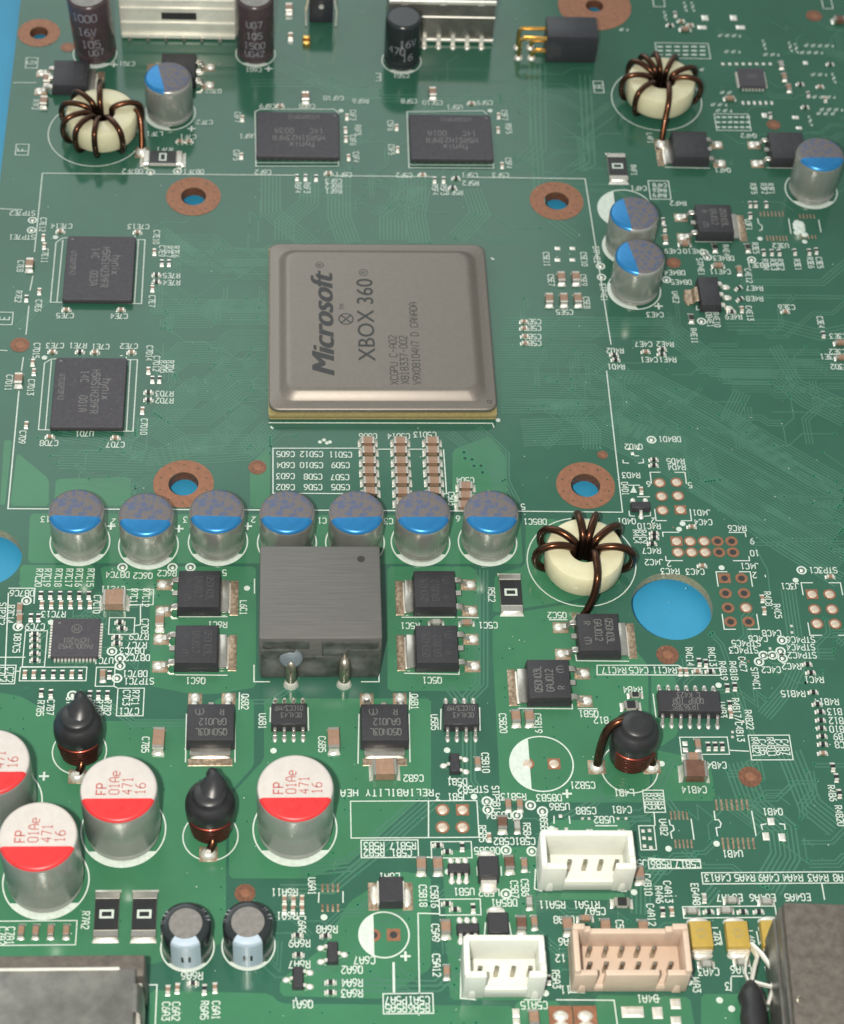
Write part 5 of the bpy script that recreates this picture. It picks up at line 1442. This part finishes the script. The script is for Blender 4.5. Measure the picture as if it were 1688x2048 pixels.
# ------------------------------------------------------------------ toroid coils
def toroid(u, v, ztop, Ro, Ri, turns, leads, label, wr=.58):
    p = P(u, v, ztop)
    t = thing('toroid_coil', label, 'inductor', (p.x, p.y, 0), 0, 'cream toroid coils')
    z0, z1 = ztop - 4.2, ztop
    b = MB()
    b.lathe([(Ri, z0+.5), (Ri, z1-.5), (Ri+.18, z1-.13), (Ri+.55, z1), (Ro-.7, z1), (Ro-.25, z1-.16), (Ro, z1-.6), (Ro, z0+.6), (Ro-.3, z0+.1), (Ro-.8, z0), (Ri+.5, z0), (Ri, z0+.5)], 64, cap0=False, cap1=False)
    obj('core', b.mesh('core', 'ferrite', smooth=40), t)
    for d, bul in turns:
        a = math.radians(d)
        w = wr
        prof = [(Ri-w*.7, z0-.2), (Ri-w*.85, (z0+z1)/2), (Ri-w*.8, z1-.3), (Ri-w*.3, z1+w*.55), (Ri+.55, z1+w*1.3), ((Ri+Ro)/2, z1+w*1.75), (Ro-.6, z1+w*1.45+bul*.1), (Ro+w*.4+bul*.6, z1+w*.4), (Ro+w*1.1+bul, z1-1.2), (Ro+w*1.05+bul*.8, z0+1.2), (Ro+w*.4, z0-.1), (Ro-1, z0-w*.7)]
        sk_ = random.uniform(-.10, .10)
        pts = []
        for i, (r, z) in enumerate(prof):
            aa = a + sk_ * (i/11 - .4)
            pts.append((r*math.cos(aa), r*math.sin(aa), max(z, w*.9)))
        pts = smooth_path(pts, 3)
        m_ = MB().tube(pts, w, 10)
        obj('wire_turn', m_.mesh('wire_turn', 'wire', smooth=70), t)
    for pts in leads:
        m_ = MB().tube(smooth_path(pts, 3), wr, 10)
        obj('wire_lead', m_.mesh('wire_lead', 'wire', smooth=70), t)
        e = pts[-1]
        f = MB(); f.box(e[0]-1.1, e[0]+1.1, e[1]-1.3, e[1]+1.3, .02, .1, 0, .1, .1); dome(f, e[0], e[1], 1.0, 1.1, 1.0, 1)
        obj('solder_joint', f.mesh('solder_joint', ['fluxpad', 'solder'], smooth=60), t)
    return t
def smooth_path(pts, k):
    """Catmull-Rom through the points"""
    pts = [Vector(p) for p in pts]
    out = []
    for i in range(len(pts)-1):
        p0, p1, p2, p3 = pts[max(i-1, 0)], pts[i], pts[i+1], pts[min(i+2, len(pts)-1)]
        for j in range(k):
            s = j/k
            out.append(.5*((2*p1)+(p2-p0)*s+(2*p0-5*p1+4*p2-p3)*s*s+(3*p1-p0-3*p2+p3)*s**3))
    out.append(pts[-1])
    return out
toroid(1171, 1097, 5.4, 5.65, 2.15, [(183, .75), (148, .7), (97, .3), (72, .35), (38, .6), (-6, .7)],
       [[(.9, -.6, .8), (1.0, -.7, 4.6), (1.1, -1.4, 6.2), (1.25, -3.4, 6.3), (1.2, -5.6, 5.9), (.8, -7.0, 3.6), (-.2, -8.2, 1.2), (-.9, -8.7, .5)]],
       'cream toroid coil beside the big open hole')
toroid(202, 222, 5.4, 5.85, 2.2, [(135, .3), (170, .4), (205, .4), (232, .3), (262, .15), (-58, .2), (15, .3)],
       [[(-.2, .9, .8), (-.2, 1.2, 4.6), (-.3, 2.4, 6.2), (-.4, 4.4, 6.4), (-.5, 6.4, 5.8), (-.6, 8.2, 4.4), (-.6, 9.6, 1.8), (-.6, 10.0, .6)],
        [(5.6, .6, 5.6), (6.4, -.4, 4.2), (6.6, -2.4, 2.2), (6.6, -4.0, .6)]],
       'cream toroid coil by the printed mark L7F1', .5)
toroid(1324, 157, 5.4, 5.85, 2.25, [(182, .35), (142, .3), (120, .2), (95, .1), (62, .2), (22, .35), (-8, .4), (222, .3)],
       [[(.6, -.7, .8), (.7, -.9, 4.6), (.75, -2.2, 6.2), (.7, -4.2, 6.3), (.5, -6.1, 5.6), (.1, -7.6, 3.6), (-.3, -9.4, 1.6), (-.5, -10.6, .5)]],
       'cream toroid coil near the black pin header', .5)

# ------------------------------------------------------------------ drum coils in black heat shrink
def drum(u, v, label, style):
    t = thing('drum_coil', label, 'inductor', P(u, v), 0, 'black drum coils')
    b = MB()
    b.lathe([(2.5, .2), (2.85, .6), (3.0, 2.2), (3.2, 3.6), (3.3, 5.2), (3.25, 6.4), (3.0, 7.3), (2.5, 7.85), (2.2, 8.1), (2.15, 8.55), (1.95, 8.8), (.9, 8.86), (.01, 8.8)], 40, cap1=False)
    body = obj('heat_shrink', b.mesh('heat_shrink', 'shrink', smooth=50), t)
    for i in range(6):
        z = .9 + .74 * i
        r = 2.66 + .10 * i
        arc = [(r*math.cos(a), r*math.sin(a), z) for a in [math.radians(-90 + d) for d in range(-50, 51, 5)]]
        obj('winding', MB().tube(arc, .40, 10).mesh('winding', 'wirered', smooth=70), t)
    def lead(pts, r, mm='shrink', radii=None, nm='lead'):
        q = smooth_path(pts, 3)
        rr = None
        if radii:
            rr = []
            for i in range(len(q)):
                f = i/(len(q)-1)*(len(radii)-1); j = min(int(f), len(radii)-2); rr.append(radii[j]+(radii[j+1]-radii[j])*(f-j))
        obj(nm, MB().tube(q, r, 10, radii=rr).mesh(nm, mm, smooth=70), t)
    def joint(x, y):
        f = MB(); f.box(x-1.2, x+1.2, y-1.1, y+1.1, .02, .1, 0, .1, .1); dome(f, x, y, 1.05, 1.0, .8, 1)
        obj('solder_joint', f.mesh('solder_joint', ['fluxpad', 'solder'], smooth=60), t)
    if style == 'arch':
        lead([(-1.2, .9, 8.2), (-2.6, .6, 8.0), (-3.8, .1, 6.8), (-4.4, -.6, 4.2), (-4.55, -1.2, 1.6), (-4.6, -1.4, .4)], .62, 'wire')
        joint(-4.6, -1.5)
        lead([(2.4, -.4, 3.2), (2.8, -1.0, 1.6), (2.9, -1.4, .4)], .6, 'wire')
        joint(2.9, -1.5)
    else:
        lead([(.1, .1, 5.9), (.3, .8, 7.2), (.45, 1.7, 8.5), (.4, 2.5, 9.3), (.2, 3.1, 8.2), (.1, 3.1, 5.0), (.1, 3.0, 1)], .9, 'shrink', [2.9, 2.6, 1.75, .6, .8, .8, .8])
        lead([(.3, -2.5, 1.6), (.2, -3.3, 1.2), (-.2, -4.0, .5)], .55, 'wire')
        joint(-.3, -4.1)
        lead([(-.2, -4.2, .4), (-.3, -4.3, 1.1)], .35, 'solder')
drum(1259, 1515, 'black drum coil with an arched copper lead by the printed mark L4B1', 'arch')
drum(423, 1653, 'black drum coil with a pointed top by the printed mark L6B1', 'tip')
drum(163, 1500, 'black drum coil with a pointed top near the boxed mark C7C1', 'tip')

# ------------------------------------------------------------------ big square choke
HB = 9.3
fl_, fr_ = P(515, 1359), P(757, 1360)
bk = P(640, 1091, HB).y
cx, fy = (fl_.x + fr_.x) / 2 + .25, fl_.y
W, D = fr_.x - fl_.x, bk - fy
ch = thing('square_choke', 'large dark grey block choke with two leads by the printed mark L6C1', 'inductor', (cx, fy, 0), 0)
b = MB(); b.box(-W/2, W/2, .5, D, .3, HB)
bo = obj('block', b.mesh('block', 'choke', bevel=.35, segs=2), ch)
b = MB()
for x0, x1, z0, z1, y0 in [(-W/2+.2, -3.4, .25, HB-2.2, 0), (3.6, W/2-.2, .25, HB-2.2, 0.05), (-3.4, 3.6, .25, HB-4.0, .12), (-W/2+.5, -1.5, HB-2.4, HB-.5, .3), (.2, W/2-.5, HB-4.2, HB-.7, .22)]:
    b.box(x0, x1, y0, .9, z0, z1)
obj('moulded_front', b.mesh('moulded_front', 'chokef', bevel=.25, segs=2), ch)
g = MB(); g.lathe([(1.5, -.55), (1.7, -.2), (1.6, .3), (1.2, .6)], 16)
gm = g.mesh('glue_blob', 'glue', smooth=60)
for u_, w in ((582, 1), (688, 0)):
    x = P(u_, 1365).x - cx
    q = MB().tube(smooth_path([(x, .6, 4.6), (x, -.2, 4.4), (x, -.6, 3.4), (x, -.7, 1.6), (x, -.75, .2)], 3), .75, 12)
    l_ = obj('lead', q.mesh('lead', 'pin', smooth=60), ch)
    f = MB(); dome(f, x, -.9, 1.1, .9, 1.3)
    obj('solder_joint', f.mesh('solder_joint', 'solder', smooth=60), l_)
    if w:
        o_ = obj('glue_blob', gm, ch, (x, .1, 5.2))
        o_.rotation_euler.x = math.radians(75)
d_ = P(722, 1118, HB)
k = MB(); k.ring(d_.x - cx, d_.y - fy, .38, .55, HB + .012, 20); k.disc(d_.x - cx, d_.y - fy, .38, HB + .008, 16)
obj('moulded_dimple', k.mesh('moulded_dimple', 'seal'), bo)

# ------------------------------------------------------------------ wire sockets
def socket(u0, u1, vf, W_extra, Dp, Hh, pins, label, mm, kind):
    a, c = P(u0, vf), P(u1, vf)
    W = c.x - a.x
    t = thing('wire_socket', label, 'socket', ((a.x+c.x)/2, a.y, 0), math.radians(-.6), 'white wire sockets' if mm == 'white' else None)
    h = MB()
    tw = .75
    x0, x1 = -W/2, W/2
    h.box(x0, x1, 0, Dp, .0, 1.3)                                   # floor
    if kind == 'white':
        h.box(x0 + .2, x1 - .2, Dp - tw, Dp, 1.2, Hh)               # back wall
        h.box(x0, x0 + tw, 0, Dp - .1, 1.2, Hh - .15); h.box(x1 - tw, x1, .0, Dp - 1.8, 1.2, Hh - .6); h.box(x1 - tw - .15, x1 - .15, 1.6, Dp - .1, 1.2, Hh - .1)
        wl = W * .27
        h.box(x0 + .05, x0 + wl, -.12, tw, .01, Hh - .5); h.box(x1 - wl * .8, x1 - .05, -.12, tw, .01, Hh - .5)
        h.box(x0 + wl - .1, x1 - wl * .8 + .1, -.02, tw * .8, .0, 2.4)
        for s in (x0 + wl * .45, x1 - wl * .4):
            h.box(s - .55, s + .55, -.3, .3, .14, 2.0, 0, .2, .1)
    else:
        h.box(x0 + .2, x1 - .2, Dp - tw, Dp, 1.2, Hh - 1.3)
        h.box(x0 + .1, x0 + 1.6, Dp - tw - .02, Dp + .04, 1.2, Hh); h.box(x1 - 2.0, x1 - .1, Dp - tw - .02, Dp + .04, 1.2, Hh)
        h.box(x0 + 1.2, x0 + 2.4, Dp - tw - .01, Dp + .02, 1.2, Hh - .7); h.box(x1 - 2.8, x1 - 1.6, Dp - tw - .01, Dp + .02, 1.2, Hh - .7)
        h.box(x0, x0 + tw, .05, Dp - .1, 1.2, Hh - .3); h.box(x1 - tw, x1, .05, Dp - .1, 1.2, Hh - .3)
        h.box(x0 + .02, x0 + W*.2, -.05, tw, .15, Hh - 1.3); h.box(x0 + W*.27, x1 - W*.27, -.06, tw, .15, Hh - 1.3); h.box(x1 - W*.2, x1 - .02, -.05, tw, .15, Hh - 1.3)
        h.box(x0 + W*.15, x1 - W*.15, .12, tw - .1, .15, 1.5)
        for s in (x0 + W*.09, x1 - W*.09):
            h.box(s - .6, s + .6, -.25, .3, .14, 1.9, 0, .25, .1)
    obj('housing', h.mesh('housing', mm, bevel=.14, segs=2), t)
    pm = cached('spin', lambda: MB().box(-.27, .27, -.27, .27, 1.2, 3.7, 0, .06, .06).mesh('pin', 'pin', bevel=.04, segs=1))
    for x, y in pins(W):
        obj('pin', pm, t, (x, y, 0))
socket(1075, 1262, 1781, 0, 5.2, 6.6, lambda W: [(-W/2 + 3.95 + 2.05*i, 2.35) for i in range(4)], 'white wire socket above the printed mark RT5A1', 'white', 'white')
socket(923, 1086, 1996, 0, 5.4, 6.6, lambda W: [(-W/2 + 2.15 + 2.1*i, 2.4) for i in range(4)], 'white wire socket by the printed mark C5A12', 'white', 'white')
socket(1141, 1372, 1985, 0, 6.4, 6.2, lambda W: [(-W/2 + 2.3 + 2.05*i, 4.3) for i in range(5)] + [(-W/2 + 2.2 + 2.05*i, 2.2) for i in range(6)], 'beige two-row wire socket by the printed mark J4A3', 'beige', 'beige')

# ------------------------------------------------------------------ yellow fuses
def fuse(u, v, label):
    t = thing('chip_fuse', label, 'fuse', P(u, v), 0, 'yellow chip fuses')
    b = MB(); b.box(-1.5, 1.5, -1.9, 1.9, .2, 1.5, 0, .08, .08)
    obj('body', b.mesh('body', 'fuse', bevel=.1), t)
    x = MB(); x.box(-1.35, 1.35, -2.15, -1.75, .05, .7); fillet2 = dome(x, 0, -2.35, 1.5, .7, .6)
    m1 = x.mesh('terminal', 'solder', smooth=50)
    obj('terminal', m1, t); obj('terminal', m1, t, None, math.pi)
    k = MB(); k.ring(0, .1, .55, .66, 1.507, 20); k.strip([(-.5, -.3), (.5, -.3)], .12, 1.508); k.strip([(-.4, .5), (.5, .4)], .12, 1.509)
    obj('faint_stamp', k.mesh('faint_stamp', 'substrate'), t)
fuse(1399, 1878, 'yellow chip fuse by the printed mark L4A3')
fuse(1472, 1878, 'yellow chip fuse by the printed mark L4A2')
fuse(1542, 1876, 'yellow chip fuse half hidden beside the brown shield')

# ------------------------------------------------------------------ shields and connectors at the edges
# mottled steel socket shell near the zero ohm resistors
HS = 11.0
tr_, trb = P(272, 1936, HS), P(272, 2100, HS)
bx1 = P(293, 1892, 6.8)
sh = thing('shielded_socket', 'mottled steel shell of a large socket below the zero ohm resistors', 'socket', (tr_.x, tr_.y, 0), 0)
Wd = 40.0
b = MB(); b.box(-Wd, 0, -30, 0, 1.0, HS)
obj('shell', b.mesh('shell', 'galv', bevel=.25, segs=2), sh)
b = MB(); b.box(-Wd, .9, -.3, 2.6, .6, HS - 1.6)
obj('rear_flange', b.mesh('rear_flange', 'felt', bevel=.3, segs=2), sh)
b = MB(); b.box(-Wd, -1.9, -.25, .12, HS - .5, HS + .18)
obj('folded_rim', b.mesh('folded_rim', 'steel', bevel=.1, segs=1), sh)
for y0 in (-1.2, -11.0):
    q = MB(); bent(q, [(-.6, HS - .2), (.2, HS - .1), (.65, HS - 1.0), (.8, HS - 4.5), (.4, HS - 7)], 3.6, .3, y0 - 2.6)
    obj('spring_tab', q.mesh('spring_tab', 'galv', bevel=.08, segs=1), sh)
b = MB(); b.box(.02, .6, -30, -.5, .3, HS - 3)
obj('side_rail', b.mesh('side_rail', 'steel', bevel=.1, segs=1), sh)
# brown shield box
HR = 11.0
tl_ = P(1566, 1803, HR); tl2 = P(1590, 2048, HR)
ry = math.atan2(tl_.x - tl2.x, tl_.y - tl2.y)
b = MB(); b.box(0, 30, -32, 0, .4, HR)
rs = thing('shield_box', 'tall brown-grey metal shield box beside the yellow fuses', 'shield', (tl_.x, tl_.y, 0), -ry)
obj('cover', b.mesh('cover', 'felt', bevel=.35, segs=2), rs)
b = MB(); b.box(-.35, .05, -32, -.2, .3, HR - 1.0); b.box(-.7, -.3, -32, -.6, .3, HR - 3.5)
obj('side_wall', b.mesh('side_wall', 'galv', bevel=.08, segs=1), rs)
k = MB().tube(smooth_path([(1.6, -13.0, HR), (.8, -12.9, HR + .5), (.5, -13.5, HR + .3), (1.0, -13.9, HR)], 3), .16, 8)
obj('wire_clip', k.mesh('wire_clip', 'pin', smooth=60), rs)
# heat-shrunk lead with bare metal prongs
p = P(1494, 1992)
sk_t = thing('shrink_wrapped_sensor', 'black shrink-wrapped stalk with bent bare metal prongs beside the brown shield', 'sensor', (p.x, p.y, 0), 0)
q = MB().tube([(.2, .9, 2.2), (.1, 0, 2.3), (0, -1.2, 2.3), (.1, -2.6, 2.4), (-.1, -4.2, 2.4), (0, -6.5, 2.4), (.2, -10, 2.4)], 1.5, 14, radii=[.55, 1.2, 1.75, 1.6, 1.75, 1.65, 1.75])
obj('heat_shrink', q.mesh('heat_shrink', 'shrink', smooth=50), sk_t)
for pts, r in [([(.6, .6, 2.6), (2.6, -.2, 3.0), (3.3, 1.6, 3.0), (2.2, 4.6, 2.2), (1.2, 6.6, 1.2)], .35), ([(.3, .8, 2.4), (.9, 2.8, 2.6), (1.6, 4.4, 1.8), (1.3, 6.2, .8)], .3), ([(1.9, -2.4, 2.6), (2.9, -.2, 2.8), (3.1, 1.4, 2.6)], .3), ([(0, .8, 2.2), (-.3, 2.2, 2.0), (.2, 4.0, 1.0), (1.0, 6.0, .4)], .22)]:
    obj('metal_prong', MB().tube(pts, r, 6).mesh('metal_prong', 'steel', smooth=30), sk_t)
# orange soldered pads at the near edge
for u_ in (1121, 1170):
    p = P(u_, 2028)
    f = MB(); f.box(-1.5, 1.5, -3.0, 1.1, .02, .12, 0, .05, .05); dome(f, 0, -.3, 1.05, .8, .5, 1); dome(f, 0, -1.8, 1.1, .9, .5, 1)
    obj('soldered_copper_pad', f.mesh('soldered_copper_pad', ['copper', 'solder'], smooth=60), board, p)

# steel connector between the tall brown capacitors
a, c = P(242, 76), P(473, 76)
W = c.x - a.x
st = thing('steel_connector', 'shiny steel connector shell between the two tall brown capacitors', 'connector', (a.x, a.y, 0), 0)
b = MB(); b.box(0, W, 0, 12, .5, 12)
obj('shell', b.mesh('shell', 'bright', bevel=.3, segs=2), st)
for z0, z1, d in [(.3, 1.1, -.35), (3.2, 3.7, -.25), (6.4, 6.9, -.3), (8.2, 8.7, -.25)]:
    obj('rib', MB().box(.2, W - .2, d, .2, z0, z1).mesh('rib', 'bright', bevel=.12, segs=2), st)
obj('slot', MB().box(W*.36, W*.66, -.03, .2, 4.3, 5.8).mesh('slot', 'seal'), st)
for i in range(6):
    obj('contact', MB().box(1.2 + i*W/6.4, 1.9 + i*W/6.4, -.9, .3, .04, .8, 0, .1, .2).mesh('contact', 'tin', bevel=.05, segs=1), st)
# far connector behind the black sleeved capacitor
a, c = P(776, 86), P(984, 86)
W = c.x - a.x
fc = thing('socket_shell', 'pale steel socket shell behind the black capacitor marked 16 V', 'connector', (a.x, a.y, 0), 0)
b = MB(); b.box(0, W, .3, 11, .6, 9.2)
obj('shell', b.mesh('shell', 'galv', bevel=.25, segs=2), fc)
for z0, z1, d in [(8.6, 9.4, 0), (5.6, 5.9, .1), (.4, 1.0, 0)]:
    obj('rib', MB().box(-.15, W + .15, d, .5, z0, z1).mesh('rib', 'steel', bevel=.1, segs=1), fc)
for i in range(3):
    obj('rivet', MB().box(2 + i*W*.36, 3.2 + i*W*.36, -.12, .4, 8.5, 9.5).mesh('rivet', 'steel', bevel=.1, segs=1), fc)
for i in range(7):
    q = MB(); bent(q, [(.5, 1.6), (-.2, 1.5), (-.5, .3), (-1.3, .15)], .7, .22, 0); dome(q, -1.0, 0, .7, .55, .35)
    o_ = obj('contact', q.mesh('contact', 'solder', smooth=45), fc, (1.3 + i*W/7.3, .2, 0), math.pi/2)
# clip with two prongs
a = P(642, 52)
cl = thing('spring_clip', 'small dark clip with two upright metal prongs at the far edge', 'clip', (a.x, a.y, 0), 0)
obj('body', MB().box(-2.1, 2.1, .6, 4, .2, 6.5).mesh('body', 'hdr', bevel=.2), cl)
for s in (-1, 1):
    q = MB(); bent(q, [(0, .1), (.1, 3.5), (-.35, 6), (-.35, 9)], 1.1, .35, 0)
    obj('prong', q.mesh('prong', 'steel', bevel=.06, segs=1), cl, (s*2.6, .3, 0), 0 if s > 0 else math.pi)
obj('bright_spot', MB().lathe([(.5, 4.2), (.4, 4.5), (.1, 4.55)], 10).mesh('bright_spot', 'solder', smooth=60), cl)  # small bright solder-coloured dome in front of the clip body
g_ = thing('gold_contact', 'tiny gold contact block in front of the spring clip', 'contact', P(613, 92), 0)
for i in range(2):
    obj('block', MB().box(-.7, .7, -.4 + i*1.1, .5 + i*1.1, .03, .8 + .3*i, 0, .1, .1).mesh('block', 'gold', bevel=.08, segs=1), g_)
# black right-angle pin header
a, c = P(1090, 126), P(1190, 126)
W = c.x - a.x
hd = thing('pin_header', 'black pin header block with bent gold pins', 'header', (a.x, a.y, 0), 0)
obj('block', MB().box(0, W, 0, 5.4, .15, 5.9).mesh('block', 'hdr', bevel=.18), hd)
obj('seam', MB().box(.1, W - .1, -.04, .3, 2.9, 3.0).mesh('seam', 'seal'), hd)
for y in (1.2, 3.9):
    for z, x1_ in ((4.4, -4.6), (1.7, -2.3)):
        q = MB().tube([(.2, y, z), (x1_ + .7, y, z), (x1_ + .15, y, z - .25), (x1_, y, z - .8), (x1_, y, .05)], .36, 8)
        p_ = obj('pin', q.mesh('pin', 'gold', smooth=40), hd)
        f = MB(); dome(f, x1_, y, .8, .8, .6)
        obj('solder_joint', f.mesh('solder_joint', 'solder', smooth=60), p_)
